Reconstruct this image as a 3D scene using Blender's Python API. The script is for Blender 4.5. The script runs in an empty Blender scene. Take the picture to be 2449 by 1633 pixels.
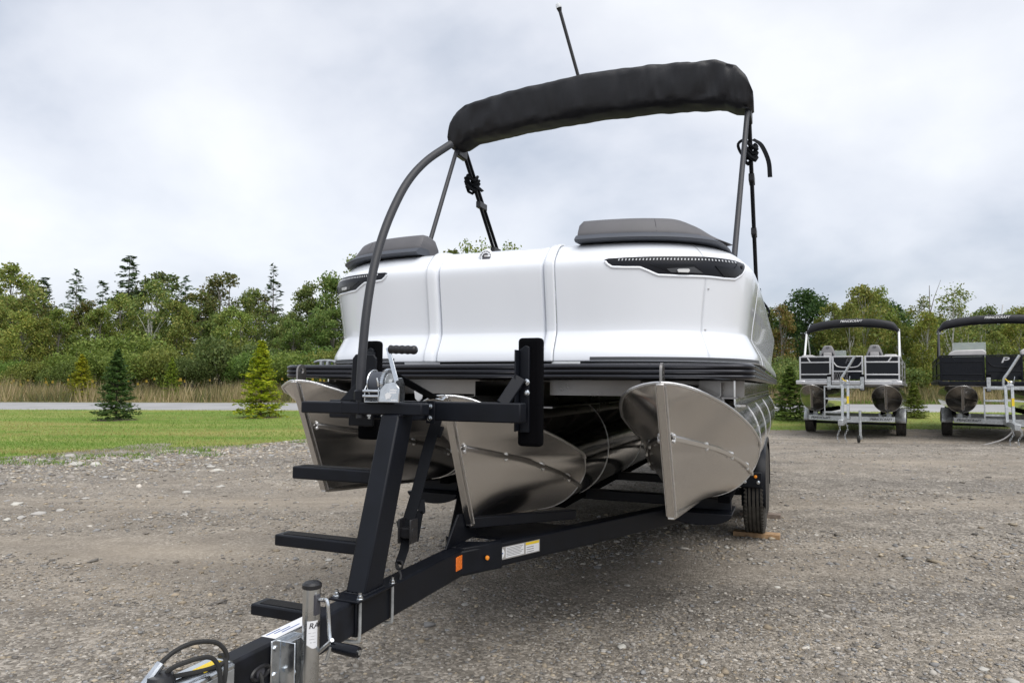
import bpy, bmesh, math, random
import numpy as np
from mathutils import Vector, Matrix, Quaternion, noise as mnoise
R = math.radians
SC = bpy.context.scene
COL = SC.collection
random.seed(7); np.random.seed(7)

# ------------------------------------------------------------------ camera
F_PX, CX, CY, CAM_H = 1633.0, 1224.5, 816.5, 1.43
PITCH = math.atan((888 - CY) / F_PX)
cam_d = bpy.data.cameras.new('camera'); cam = bpy.data.objects.new('camera', cam_d); COL.objects.link(cam)
cam_d.sensor_width = 36; cam_d.lens = 24.0; cam_d.clip_end = 3000; cam_d.clip_start = 0.05
cam.location = (0, 0, CAM_H); cam.rotation_euler = (R(90) + PITCH, 0, 0)
SC.camera = cam
SC.render.resolution_x = 1024; SC.render.resolution_y = 682

# ------------------------------------------------------------------ sky, sun, exposure
SUN_EL, SUN_AZ = R(58), R(150)          # azimuth clockwise from +Y
world = bpy.data.worlds.new('World'); SC.world = world; world.use_nodes = True
wt = world.node_tree; wt.nodes.clear()
def wn(t, **k):
    n = wt.nodes.new(t)
    for a, b in k.items(): setattr(n, a, b)
    return n
wl = wt.links.new
sky = wn('ShaderNodeTexSky'); sky.sky_type = 'NISHITA'; sky.sun_disc = False
sky.sun_elevation = SUN_EL; sky.sun_rotation = SUN_AZ; sky.dust_density = 2.0
bg1 = wn('ShaderNodeBackground'); bg1.inputs[1].default_value = 0.11
wl(sky.outputs[0], bg1.inputs[0])
tc = wn('ShaderNodeTexCoord'); sep = wn('ShaderNodeSeparateXYZ'); wl(tc.outputs['Generated'], sep.inputs[0])
ab = wn('ShaderNodeMath', operation='ABSOLUTE'); wl(sep.outputs[2], ab.inputs[0])
ad = wn('ShaderNodeMath', operation='ADD'); wl(ab.outputs[0], ad.inputs[0]); ad.inputs[1].default_value = 0.75
dv = wn('ShaderNodeVectorMath', operation='DIVIDE'); wl(tc.outputs['Generated'], dv.inputs[0])
cmb = wn('ShaderNodeCombineXYZ')
for i in range(3): wl(ad.outputs[0], cmb.inputs[i])
wl(cmb.outputs[0], dv.inputs[1])
n1 = wn('ShaderNodeTexNoise'); n1.inputs['Scale'].default_value = 1.7; n1.inputs['Detail'].default_value = 8; n1.inputs['Roughness'].default_value = 0.5; n1.inputs['Distortion'].default_value = 0.15
mp = wn('ShaderNodeMapping'); mp.inputs['Location'].default_value = (3.9, 1.7, 0.4); mp.inputs['Scale'].default_value = (1.25, 1.25, 2.0); mp.inputs['Rotation'].default_value = (0, 0, R(28))
wl(dv.outputs[0], mp.inputs[0]); wl(mp.outputs[0], n1.inputs['Vector'])
rp = wn('ShaderNodeValToRGB'); wl(n1.outputs[0], rp.inputs[0])
e = rp.color_ramp.elements; e[0].position = 0.33; e[0].color = (0.28, 0.308, 0.36, 1); e[1].position = 0.66; e[1].color = (0.54, 0.547, 0.56, 1)
m_ = rp.color_ramp.elements.new(0.48); m_.color = (0.43, 0.444, 0.48, 1)
bg2 = wn('ShaderNodeBackground'); bg2.inputs[1].default_value = 1.0; wl(rp.outputs[0], bg2.inputs[0])
mx = wn('ShaderNodeMixShader'); mx.inputs[0].default_value = 0.88
wl(bg1.outputs[0], mx.inputs[1]); wl(bg2.outputs[0], mx.inputs[2])
wo = wn('ShaderNodeOutputWorld'); wl(mx.outputs[0], wo.inputs[0])
sd = bpy.data.lights.new('sun', 'SUN'); sd.energy = 1.5; sd.angle = R(60); sd.color = (1.0, 0.965, 0.91)
sun = bpy.data.objects.new('sun', sd); COL.objects.link(sun)
sdir = Vector((math.sin(SUN_AZ) * math.cos(SUN_EL), math.cos(SUN_AZ) * math.cos(SUN_EL), math.sin(SUN_EL)))
sun.rotation_euler = (-sdir).to_track_quat('-Z', 'Y').to_euler(); sun.location = sdir * 60
SC.view_settings.view_transform = 'Standard'; SC.view_settings.look = 'None'
SC.view_settings.exposure = 0.97; SC.view_settings.gamma = 1.0

# ------------------------------------------------------------------ photo geometry (pixel -> direction, distance from what it touches)
CAM = np.array([0, 0, CAM_H])
def ray(px, py):
    d = ((px - CX) / F_PX, 1.0, -(py - CY) / F_PX); c, s = math.cos(PITCH), math.sin(PITCH)
    return np.array([d[0], d[1] * c - d[2] * s, d[1] * s + d[2] * c])
AV = ray(1882, 924); AV /= np.linalg.norm(AV)                     # boat axis, pointing aft
AU = np.array([AV[1], -AV[0], 0]); AU /= np.linalg.norm(AU)
AW = np.cross(AU, AV)
BO = np.array([-0.1445, 3.4943, 1.3925])                          # front middle of the deck, underside
def isect(p, n, c):
    d = ray(*p); return CAM + d * ((c - CAM @ n) / (d @ n))
def loc(P): return np.array([(P - BO) @ AU, (P - BO) @ AV, (P - BO) @ AW])
def onu(p, a): return loc(isect(p, AU, a + BO @ AU))
def onv(p, a): return loc(isect(p, AV, a + BO @ AV))
def onw(p, a): return loc(isect(p, AW, a + BO @ AW))
def l2w(q): return BO + q[0] * AU + q[1] * AV + q[2] * AW
def proj(P):
    d = np.array(P) - CAM; c, s = math.cos(PITCH), math.sin(PITCH)
    y = d[1] * c + d[2] * s; z = -d[1] * s + d[2] * c
    return CX + F_PX * d[0] / y, CY - F_PX * z / y
def crop(o, s): return lambda x, y: (o[0] + x / s, o[1] + y / s)
PA = crop((650, 780), 3.336); PB = crop((350, 1230), 2.352); PC = crop((1300, 820), 3.137)
PD = crop((820, 480), 3.733); PE = crop((1300, 480), 3.733); PF = crop((1020, 0), 2.45)
def bearing(px, dist): return (px - CX) / F_PX * dist             # x of a point at forward distance dist
def sstep(a, b, x):
    t = min(1, max(0, (x - a) / (b - a))); return t * t * (3 - 2 * t)
def ground_z(x, y):                                               # the lot falls a little toward the parked trailers
    return -0.11 * sstep(3.0, 7.5, x) * sstep(11.0, 15.5, y) * (1 - sstep(19.0, 23.0, y))

# ------------------------------------------------------------------ materials
MATS = {}
def mat(name, color, rough=0.5, metal=0.0, coat=0.0, noise=None, bump=None, spec=None, aniso=0.0):
    """noise=(scale, amount) varies colour; bump=(scale, strength, distance)"""
    m = bpy.data.materials.new(name); m.use_nodes = True; t = m.node_tree; b = t.nodes['Principled BSDF']
    b.inputs['Base Color'].default_value = (*color, 1); b.inputs['Roughness'].default_value = rough
    b.inputs['Metallic'].default_value = metal; b.inputs['Coat Weight'].default_value = coat; b.inputs['Coat Roughness'].default_value = 0.04
    if spec is not None: b.inputs['Specular IOR Level'].default_value = spec
    if aniso: b.inputs['Anisotropic'].default_value = aniso
    tcn = t.nodes.new('ShaderNodeTexCoord')
    if noise:
        nz = t.nodes.new('ShaderNodeTexNoise'); nz.inputs['Scale'].default_value = noise[0]; nz.inputs['Detail'].default_value = 5
        t.links.new(tcn.outputs['Object'], nz.inputs['Vector'])
        r = t.nodes.new('ShaderNodeValToRGB'); a = noise[1]
        r.color_ramp.elements[0].position = 0.3; r.color_ramp.elements[1].position = 0.7
        r.color_ramp.elements[0].color = tuple(max(0, c * (1 - a)) for c in color) + (1,)
        r.color_ramp.elements[1].color = tuple(min(1, c * (1 + a)) for c in color) + (1,)
        t.links.new(nz.outputs[0], r.inputs[0]); t.links.new(r.outputs[0], b.inputs['Base Color'])
        mr = t.nodes.new('ShaderNodeMapRange'); mr.inputs[3].default_value = max(0, rough - 0.07); mr.inputs[4].default_value = min(1, rough + 0.1)
        t.links.new(nz.outputs[0], mr.inputs[0]); t.links.new(mr.outputs[0], b.inputs['Roughness'])
    if bump:
        nb = t.nodes.new('ShaderNodeTexNoise'); nb.inputs['Scale'].default_value = bump[0]; nb.inputs['Detail'].default_value = 4
        t.links.new(tcn.outputs['Object'], nb.inputs['Vector'])
        bp = t.nodes.new('ShaderNodeBump'); bp.inputs['Strength'].default_value = bump[1]; bp.inputs['Distance'].default_value = bump[2]
        t.links.new(nb.outputs[0], bp.inputs['Height']); t.links.new(bp.outputs[0], b.inputs['Normal'])
    MATS[name] = m; return m
mat('gelcoat', (0.79, 0.82, 0.87), 0.2, coat=0.6, noise=(1.5, 0.02))
mat('rail', (0.035, 0.036, 0.042), 0.27, 0.7)
mat('powder', (0.0045, 0.0058, 0.0095), 0.42, noise=(9, 0.25), bump=(420, 0.10, 0.001), spec=0.24)
mat('powder_old', (0.006, 0.0072, 0.011), 0.5, noise=(14, 0.6), bump=(300, 0.15, 0.001), spec=0.28)
mat('handrail', (0.024, 0.0255, 0.031), 0.5, noise=(30, 0.15))
mat('grip_tape', (0.008, 0.008, 0.009), 0.95, bump=(600, 0.8, 0.002))
mat('carpet', (0.004, 0.004, 0.005), 1.0, bump=(350, 1.0, 0.006), spec=0.05)
mat('webbing', (0.006, 0.007, 0.0095), 0.8, bump=(500, 0.5, 0.001), spec=0.15)
mat('canvas', (0.0105, 0.0112, 0.0145), 0.46, noise=(7, 0.2), bump=(240, 0.3, 0.002), spec=0.4)
mat('plastic', (0.010, 0.010, 0.012), 0.38, noise=(20, 0.2))
mat('gloss_black', (0.004, 0.005, 0.008), 0.18, spec=0.28)
mat('housing', (0.006, 0.007, 0.011), 0.35, spec=0.25)
mat('housing_panel', (0.055, 0.058, 0.065), 0.45)
mat('vinyl', (0.105, 0.104, 0.112), 0.6, noise=(8, 0.08), bump=(260, 0.25, 0.001))
mat('vinyl_dark', (0.055, 0.062, 0.078), 0.5, noise=(8, 0.08), bump=(260, 0.25, 0.001))
mat('vinyl_light', (0.42, 0.41, 0.41), 0.55, noise=(8, 0.08))
mat('vinyl_grey', (0.22, 0.215, 0.22), 0.55, noise=(8, 0.08))
mat('alu_tube', (0.66, 0.66, 0.65), 0.1, 1.0, noise=(5, 0.05), bump=(2.5, 0.06, 0.05))
mat('alu_bracket', (0.30, 0.285, 0.27), 0.28, 1.0, noise=(7, 0.1))  # base colour darkened to stand in for dark reflections under the deck
mat('alu_weld', (0.74, 0.74, 0.74), 0.3, 1.0, bump=(150, 0.8, 0.004))
mat('alu_frame', (0.6, 0.6, 0.61), 0.38, 0.85, noise=(6, 0.05))
mat('white_tube', (0.72, 0.73, 0.74), 0.35)
mat('zinc', (0.62, 0.65, 0.68), 0.2, 1.0, noise=(30, 0.15), bump=(40, 0.2, 0.003))
mat('jack_steel', (0.56, 0.57, 0.57), 0.27, 1.0, noise=(16, 0.12))
mat('galv', (0.46, 0.48, 0.49), 0.42, 0.75, noise=(26, 0.22))
mat('rubber', (0.016, 0.016, 0.016), 0.75, noise=(20, 0.3), bump=(80, 0.3, 0.002))
mat('tread', (0.045, 0.041, 0.035), 0.9, noise=(25, 0.4), bump=(120, 0.5, 0.003))
mat('rim', (0.5, 0.5, 0.52), 0.35, 0.8)
mat('wood', (0.30, 0.19, 0.10), 0.75, noise=(18, 0.35), bump=(60, 0.4, 0.003))
mat('wood_grey', (0.17, 0.135, 0.11), 0.85, noise=(18, 0.3))
mat('orange', (0.80, 0.17, 0.01), 0.25, coat=0.4, noise=(90, 0.15))
mat('amber', (0.85, 0.28, 0.02), 0.15, coat=0.5)
mat('label', (0.74, 0.75, 0.77), 0.45)
mat('label_grey', (0.33, 0.32, 0.31), 0.45)
mat('yellow', (0.80, 0.58, 0.03), 0.5)
mat('ink', (0.05, 0.05, 0.06), 0.6)
mat('ink_blue', (0.03, 0.09, 0.30), 0.6)
mat('white_print', (0.78, 0.78, 0.79), 0.55)
mat('led', (0.50, 0.52, 0.55), 0.25)
mat('lens', (0.70, 0.71, 0.72), 0.12, coat=0.6)
mat('deck_under', (0.03, 0.028, 0.026), 0.85)
mat('asphalt', (0.30, 0.30, 0.30), 0.9, noise=(0.7, 0.12), bump=(60, 0.4, 0.01))
mat('bark', (0.085, 0.07, 0.058), 0.95, noise=(6, 0.4), bump=(14, 0.8, 0.03))
mat('bark_pale', (0.50, 0.49, 0.46), 0.8, noise=(4, 0.35), bump=(14, 0.4, 0.02))
mat('bark_grey', (0.19, 0.175, 0.16), 0.9, noise=(5, 0.3), bump=(14, 0.6, 0.02))
mat('mat_soil', (0.10, 0.075, 0.055), 0.95, noise=(12, 0.4), bump=(20, 0.8, 0.03))
gl = mat('windscreen', (0.75, 0.82, 0.82), 0.06); gl.node_tree.nodes['Principled BSDF'].inputs['Alpha'].default_value = 0.35
gl2 = mat('clear_lens', (0.85, 0.88, 0.9), 0.05); gl2.node_tree.nodes['Principled BSDF'].inputs['Alpha'].default_value = 0.55

def brushed(name, col, rough):
    m = mat(name, col, rough, 1.0); t = m.node_tree; b = t.nodes['Principled BSDF']
    tcn = t.nodes['Texture Coordinate']; mpn = t.nodes.new('ShaderNodeMapping'); mpn.inputs['Scale'].default_value = (2, 2, 60)
    nz = t.nodes.new('ShaderNodeTexNoise'); nz.inputs['Scale'].default_value = 1.4; nz.inputs['Detail'].default_value = 4
    t.links.new(tcn.outputs['Object'], mpn.inputs[0]); t.links.new(mpn.outputs[0], nz.inputs['Vector'])
    mr = t.nodes.new('ShaderNodeMapRange'); mr.inputs[3].default_value = rough - 0.03; mr.inputs[4].default_value = rough + 0.05
    t.links.new(nz.outputs[0], mr.inputs[0]); t.links.new(mr.outputs[0], b.inputs['Roughness'])
    n2 = t.nodes.new('ShaderNodeTexNoise'); n2.inputs['Scale'].default_value = 2.5; n2.inputs['Detail'].default_value = 2
    t.links.new(tcn.outputs['Object'], n2.inputs['Vector'])
    bp = t.nodes.new('ShaderNodeBump'); bp.inputs['Strength'].default_value = 0.08; bp.inputs['Distance'].default_value = 0.06
    t.links.new(n2.outputs[0], bp.inputs['Height']); t.links.new(bp.outputs[0], b.inputs['Normal'])
    return m
brushed('alu_nose', (0.62, 0.605, 0.59), 0.23)

def attr_mat(name, rough=0.9, translucent=0.0, tint=True, bump=None, spec=0.3):
    """base colour = mesh attribute col (own colour of each piece) x object colour"""
    m = bpy.data.materials.new(name); m.use_nodes = True; t = m.node_tree; b = t.nodes['Principled BSDF']
    a = t.nodes.new('ShaderNodeAttribute'); a.attribute_name = 'col'
    src = a.outputs['Color']
    if tint:
        oi = t.nodes.new('ShaderNodeObjectInfo'); mxn = t.nodes.new('ShaderNodeMix'); mxn.data_type = 'RGBA'; mxn.blend_type = 'MULTIPLY'
        mxn.inputs[0].default_value = 1; t.links.new(src, mxn.inputs[6]); t.links.new(oi.outputs['Color'], mxn.inputs[7]); src = mxn.outputs[2]
    t.links.new(src, b.inputs['Base Color']); b.inputs['Roughness'].default_value = rough; b.inputs['Specular IOR Level'].default_value = spec
    if translucent:
        tr = t.nodes.new('ShaderNodeBsdfTranslucent'); t.links.new(src, tr.inputs[0]); ms = t.nodes.new('ShaderNodeMixShader'); ms.inputs[0].default_value = translucent
        t.links.new(b.outputs[0], ms.inputs[1]); t.links.new(tr.outputs[0], ms.inputs[2]); t.links.new(ms.outputs[0], t.nodes['Material Output'].inputs[0])
    MATS[name] = m; return m
attr_mat('leaf', 0.6, 0.38)
attr_mat('needle', 0.65, 0.25)
attr_mat('blade', 0.7, 0.3)
attr_mat('stone', 0.85, tint=False)

def ground_mat(name, cols, scale, stones=True, patch=None, bumpd=0.012):
    m = bpy.data.materials.new(name); m.use_nodes = True; t = m.node_tree; b = t.nodes['Principled BSDF']; L = t.links.new
    g = t.nodes.new('ShaderNodeNewGeometry')
    n = t.nodes.new('ShaderNodeTexNoise'); n.inputs['Scale'].default_value = scale; n.inputs['Detail'].default_value = 8; n.inputs['Roughness'].default_value = 0.65
    L(g.outputs['Position'], n.inputs['Vector'])
    r = t.nodes.new('ShaderNodeValToRGB'); L(n.outputs[0], r.inputs[0])
    r.color_ramp.elements[0].position = 0.3; r.color_ramp.elements[1].position = 0.7
    r.color_ramp.elements[0].color = (*cols[0], 1); r.color_ramp.elements[1].color = (*cols[1], 1)
    out = r.outputs[0]; h = n.outputs[0]
    if stones:
        v = t.nodes.new('ShaderNodeTexVoronoi'); v.inputs['Scale'].default_value = 55; L(g.outputs['Position'], v.inputs['Vector'])
        v2 = t.nodes.new('ShaderNodeTexVoronoi'); v2.inputs['Scale'].default_value = 140; L(g.outputs['Position'], v2.inputs['Vector'])
        bw = t.nodes.new('ShaderNodeSeparateColor'); L(v.outputs['Color'], bw.inputs[0])
        r2 = t.nodes.new('ShaderNodeValToRGB'); L(bw.outputs[0], r2.inputs[0]); el = r2.color_ramp.elements
        el[0].position = 0; el[0].color = (0.42, 0.41, 0.39, 1); el[1].position = 1; el[1].color = (1.75, 1.75, 1.75, 1)
        q = el.new(0.6); q.color = (0.95, 0.94, 0.92, 1)
        mm = t.nodes.new('ShaderNodeMix'); mm.data_type = 'RGBA'; mm.blend_type = 'MULTIPLY'; mm.inputs[0].default_value = 0.8
        L(out, mm.inputs[6]); L(r2.outputs[0], mm.inputs[7]); out = mm.outputs[2]
        ma = t.nodes.new('ShaderNodeMath'); ma.operation = 'MULTIPLY_ADD'; L(v.outputs['Distance'], ma.inputs[0]); ma.inputs[1].default_value = -0.9; ma.inputs[2].default_value = 1
        mb_ = t.nodes.new('ShaderNodeMath'); mb_.operation = 'MULTIPLY_ADD'; L(v2.outputs['Distance'], mb_.inputs[0]); mb_.inputs[1].default_value = -0.5; L(ma.outputs[0], mb_.inputs[2]); h = mb_.outputs[0]
    if patch:
        pn = t.nodes.new('ShaderNodeTexNoise'); pn.inputs['Scale'].default_value = patch[0]; pn.inputs['Detail'].default_value = 4
        mpn = t.nodes.new('ShaderNodeMapping'); mpn.inputs['Scale'].default_value = (0.28, 1.25, 1); mpn.inputs['Rotation'].default_value = (0, 0, R(patch[2]))
        L(g.outputs['Position'], mpn.inputs[0]); L(mpn.outputs[0], pn.inputs['Vector'])
        pr = t.nodes.new('ShaderNodeValToRGB'); L(pn.outputs[0], pr.inputs[0]); pr.color_ramp.elements[0].position = 0.42; pr.color_ramp.elements[1].position = 0.66
        mm = t.nodes.new('ShaderNodeMix'); mm.data_type = 'RGBA'; L(pr.outputs[0], mm.inputs[0]); L(out, mm.inputs[6]); mm.inputs[7].default_value = (*patch[1], 1)
        # the packed earth keeps some of its grit
        mg = t.nodes.new('ShaderNodeMix'); mg.data_type = 'RGBA'; mg.inputs[0].default_value = 0.28; L(mm.outputs[2], mg.inputs[6]); L(out, mg.inputs[7]); out = mg.outputs[2]
    if stones:
        mt = t.nodes.new('ShaderNodeMapping'); mt.inputs['Scale'].default_value = (0.22, 0.95, 1); mt.inputs['Rotation'].default_value = (0, 0, R(-24)); L(g.outputs['Position'], mt.inputs[0])
        tn = t.nodes.new('ShaderNodeTexNoise'); tn.inputs['Scale'].default_value = 1.0; tn.inputs['Detail'].default_value = 6; tn.inputs['Roughness'].default_value = 0.65; tn.inputs['Distortion'].default_value = 0.9; L(mt.outputs[0], tn.inputs['Vector'])
        tr_ = t.nodes.new('ShaderNodeValToRGB'); L(tn.outputs[0], tr_.inputs[0]); q0 = tr_.color_ramp.elements; q0[0].position = 0.36; q0[0].color = (0.78, 0.77, 0.76, 1); q0[1].position = 0.62; q0[1].color = (1.12, 1.10, 1.07, 1)
        mw = t.nodes.new('ShaderNodeMix'); mw.data_type = 'RGBA'; mw.blend_type = 'MULTIPLY'; mw.inputs[0].default_value = 1.0; L(out, mw.inputs[6]); L(tr_.outputs[0], mw.inputs[7]); out = mw.outputs[2]
    L(out, b.inputs['Base Color']); b.inputs['Roughness'].default_value = 0.92; b.inputs['Specular IOR Level'].default_value = 0.25
    bp = t.nodes.new('ShaderNodeBump'); bp.inputs['Strength'].default_value = 0.8; bp.inputs['Distance'].default_value = bumpd
    L(h, bp.inputs['Height']); L(bp.outputs[0], b.inputs['Normal'])
    MATS[name] = m; return m
ground_mat('gravel', ((0.174, 0.159, 0.14), (0.335, 0.31, 0.276)), 3.0, True, (0.42, (0.33, 0.288, 0.235), 20))
ground_mat('lawn', ((0.10, 0.18, 0.025), (0.18, 0.25, 0.045)), 1.6, False, (0.5, (0.30, 0.28, 0.09), 5), 0.03)
ground_mat('meadow', ((0.10, 0.10, 0.035), (0.20, 0.17, 0.08)), 1.2, False, None, 0.05)

# ------------------------------------------------------------------ mesh helpers
OFF = Vector((0, 0, 0))
class MB:
    def __init__(s): s.v = []; s.f = []
    def add(s, vs, fs):
        o = len(s.v); s.v += [tuple(map(float, p)) for p in vs]; s.f += [tuple(i + o for i in f) for f in fs]; return s
    def hexa(s, p):      # 8 points: bottom ring 0-3, top ring 4-7
        return s.add(p, [(3, 2, 1, 0), (4, 5, 6, 7), (0, 1, 5, 4), (1, 2, 6, 5), (2, 3, 7, 6), (3, 0, 4, 7)])
    def box(s, x0, x1, y0, y1, z0, z1):
        return s.hexa([(x0, y0, z0), (x1, y0, z0), (x1, y1, z0), (x0, y1, z0), (x0, y0, z1), (x1, y0, z1), (x1, y1, z1), (x0, y1, z1)])
    def beam(s, a, b, wd, ht, up=(0, 0, 1)):
        a, b = Vector(a), Vector(b); d = (b - a).normalized(); r = d.cross(Vector(up)).normalized(); q = r.cross(d)
        r *= wd / 2; q *= ht / 2
        return s.hexa([a - r - q, a + r - q, b + r - q, b - r - q, a - r + q, a + r + q, b + r + q, b - r + q])
    def tube(s, path, r, seg=10, caps=True, closed=False, flat=None):
        P = [Vector(p) for p in path]; n = len(P); rs = r if isinstance(r, (list, tuple)) else [r] * n
        T = []
        for i in range(n):
            a = P[(i - 1) % n] if closed else P[max(0, i - 1)]; b = P[(i + 1) % n] if closed else P[min(n - 1, i + 1)]
            T.append((b - a).normalized())
        x = T[0].orthogonal().normalized()
        if flat is not None: x = (Vector(flat) - T[0] * Vector(flat).dot(T[0])).normalized()
        vs = []
        for i in range(n):
            if i: x = (x - T[i] * x.dot(T[i])).normalized()
            y = T[i].cross(x)
            for k in range(seg):
                a = 2 * math.pi * k / seg; vs.append(P[i] + (x * math.cos(a) + y * math.sin(a)) * rs[i])
        fs = []
        for i in range(n if closed else n - 1):
            j = (i + 1) % n
            for k in range(seg):
                l = (k + 1) % seg; fs.append((i * seg + k, i * seg + l, j * seg + l, j * seg + k))
        if caps and not closed: fs += [tuple(range(seg - 1, -1, -1)), tuple((n - 1) * seg + k for k in range(seg))]
        return s.add(vs, fs)
    def strap(s, path, wd, th, side):
        """flat band along path; side = direction of its width"""
        P = [Vector(p) for p in path]; n = len(P); vs = []; fs = []
        for i in range(n):
            t = (P[min(n - 1, i + 1)] - P[max(0, i - 1)]).normalized(); sd_ = Vector(side); sd_ = (sd_ - t * sd_.dot(t)).normalized(); nn = t.cross(sd_)
            for a, b in ((-1, -1), (1, -1), (1, 1), (-1, 1)): vs.append(P[i] + sd_ * (a * wd / 2) + nn * (b * th / 2))
        for i in range(n - 1):
            for k in range(4): l = (k + 1) % 4; fs.append((i * 4 + k, i * 4 + l, i * 4 + 4 + l, i * 4 + 4 + k))
        fs += [(3, 2, 1, 0), tuple(n * 4 - 4 + k for k in range(4))]
        return s.add(vs, fs)
    def lathe(s, prof, c=(0, 0, 0), axis=(0, 0, 1), seg=24):
        """prof: (radius, height) pairs along axis"""
        ax = Vector(axis).normalized(); x = ax.orthogonal().normalized(); y = ax.cross(x); c = Vector(c); vs = []; fs = []
        for r_, h in prof:
            for k in range(seg):
                a = 2 * math.pi * k / seg; vs.append(c + ax * h + (x * math.cos(a) + y * math.sin(a)) * r_)
        for i in range(len(prof) - 1):
            for k in range(seg):
                l = (k + 1) % seg; fs.append((i * seg + k, i * seg + l, (i + 1) * seg + l, (i + 1) * seg + k))
        if prof[0][0] > 1e-5: fs.append(tuple(range(seg - 1, -1, -1)))
        if prof[-1][0] > 1e-5: fs.append(tuple((len(prof) - 1) * seg + k for k in range(seg)))
        return s.add(vs, fs)
    def prism(s, poly, vec):
        n = len(poly); p = [Vector(q) for q in poly]; v = Vector(vec)
        return s.add(p + [q + v for q in p], [tuple(range(n - 1, -1, -1)), tuple(range(n, 2 * n))] + [(i, (i + 1) % n, n + (i + 1) % n, n + i) for i in range(n)])
    def grid(s, rows, closed=False):
        n = len(rows); m = len(rows[0]); vs = [p for r_ in rows for p in r_]; fs = []
        for i in range(n - 1):
            for k in range(m if closed else m - 1):
                l = (k + 1) % m; fs.append((i * m + k, i * m + l, (i + 1) * m + l, (i + 1) * m + k))
        return s.add(vs, fs)
    def build(s, name, m, parent=None, smooth=40, bevel=0, solid=0, seg=2):
        me = bpy.data.meshes.new(name); o_ = OFF
        me.from_pydata([(p[0] + o_[0], p[1] + o_[1], p[2] + o_[2]) for p in s.v], [], s.f); me.materials.append(MATS[m])
        bm = bmesh.new(); bm.from_mesh(me); bmesh.ops.remove_doubles(bm, verts=bm.verts, dist=1e-5); bmesh.ops.recalc_face_normals(bm, faces=bm.faces); bm.to_mesh(me); bm.free()
        if smooth:
            me.polygons.foreach_set('use_smooth', [True] * len(me.polygons)); me.set_sharp_from_angle(angle=R(smooth))
        o = bpy.data.objects.new(name, me); COL.objects.link(o)
        if parent: o.parent = parent
        if solid: md = o.modifiers.new('s', 'SOLIDIFY'); md.thickness = solid; md.offset = -1
        if bevel: md = o.modifiers.new('b', 'BEVEL'); md.width = bevel; md.segments = seg; md.limit_method = 'ANGLE'; md.angle_limit = R(40)
        return o
def tag(o, label=None, cat=None, group=None, kind=None):
    if label: o['label'] = label
    if cat: o['category'] = cat
    if group: o['group'] = group
    if kind: o['kind'] = kind
    return o
def empty(name, matrix):
    o = bpy.data.objects.new(name, None); COL.objects.link(o); o.matrix_world = matrix; o.empty_display_size = 0.2; return o
def copy_tree(o, parent=None):
    c = o.copy(); COL.objects.link(c); c.parent = parent
    for ch in [x for x in o.children]: copy_tree(ch, c)
    return c
def text(body, size, m, parent, origin, xdir, ydir, name='lettering', shear=0.0, extr=0.0008, align='CENTER', wscale=1.0):
    cu = bpy.data.curves.new('t', 'FONT'); cu.body = body; cu.size = size; cu.extrude = extr; cu.shear = shear; cu.align_x = align; cu.align_y = 'CENTER'; cu.offset = size * 0.012
    ob = bpy.data.objects.new('t', cu); COL.objects.link(ob)
    dg = bpy.context.evaluated_depsgraph_get(); me = bpy.data.meshes.new_from_object(ob.evaluated_get(dg)); bpy.data.objects.remove(ob)
    X = Vector(xdir).normalized(); Y = Vector(ydir).normalized(); Z = X.cross(Y).normalized(); Y = Z.cross(X); og = Vector(origin) + OFF
    for v in me.vertices: c = v.co.copy(); v.co = og + X * c.x * wscale + Y * c.y + Z * (c.z + 0.0015)
    me.name = name; me.materials.clear(); me.materials.append(MATS[m]); o = bpy.data.objects.new(name, me); COL.objects.link(o); o.parent = parent; return o
def catmull(P, n=8):
    P = [Vector(p) for p in P]; out = []
    for i in range(len(P) - 1):
        a = P[i - 1] if i else P[i] * 2 - P[i + 1]; b, c = P[i], P[i + 1]; d = P[i + 2] if i + 2 < len(P) else c * 2 - b
        for k in range(n):
            t = k / n; out.append(0.5 * ((2 * b) + (c - a) * t + (2 * a - 5 * b + 4 * c - d) * t * t + (3 * b - a - 3 * c + d) * t ** 3))
    out.append(P[-1]); return out
def interp(tab, x):
    xs = [t[0] for t in tab]; ys = [t[1] for t in tab]; return float(np.interp(x, xs, ys))
def mesh_np(name, V, F, m, col=None):
    V = np.asarray(V, np.float32); F = np.asarray(F, np.int32); k = F.shape[1]; me = bpy.data.meshes.new(name)
    me.vertices.add(len(V)); me.vertices.foreach_set('co', V.ravel())
    me.loops.add(F.size); me.loops.foreach_set('vertex_index', F.ravel())
    me.polygons.add(len(F)); me.polygons.foreach_set('loop_start', np.arange(0, F.size, k, dtype=np.int32))
    if col is not None:
        c = np.ones((len(F), 4), np.float32); c[:, :3] = col; a = me.attributes.new('col', 'FLOAT_COLOR', 'FACE'); a.data.foreach_set('color', c.ravel())
    me.update(); me.materials.append(MATS[m]); return me
def link_mesh(name, me, parent=None):
    o = bpy.data.objects.new(name, me); COL.objects.link(o); o.parent = parent; return o


# ================================================================== THE SETTING
rng = np.random.default_rng(11)
def sheet(name, m, xs, ys, zf, mask=None):
    rows = [[(x, y, zf(x, y)) for x in xs] for y in ys]; mb = MB(); mb.grid(rows); o = mb.build(name, m); return tag(o, kind='structure')
def lin(a, b, n): return [a + (b - a) * i / (n - 1) for i in range(n)]
# one ground sheet to the horizon
xs = [-900, -300, -120, -60] + lin(-40, 40, 81) + [60, 120, 300, 900]
ys = [-300, -60, -20] + lin(-8, 32, 81) + [40, 60, 120, 300, 1200]
def lot_z(x, y):
    if -14 < x < 14 and -3 < y < 14: return 0.018 * mnoise.noise(Vector((x * 0.5, y * 0.5, 0))) * sstep(1.5, 4, abs(x - 1.0))
    return ground_z(x, y)
ground = sheet('ground', 'gravel', xs, ys, lot_z)
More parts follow.
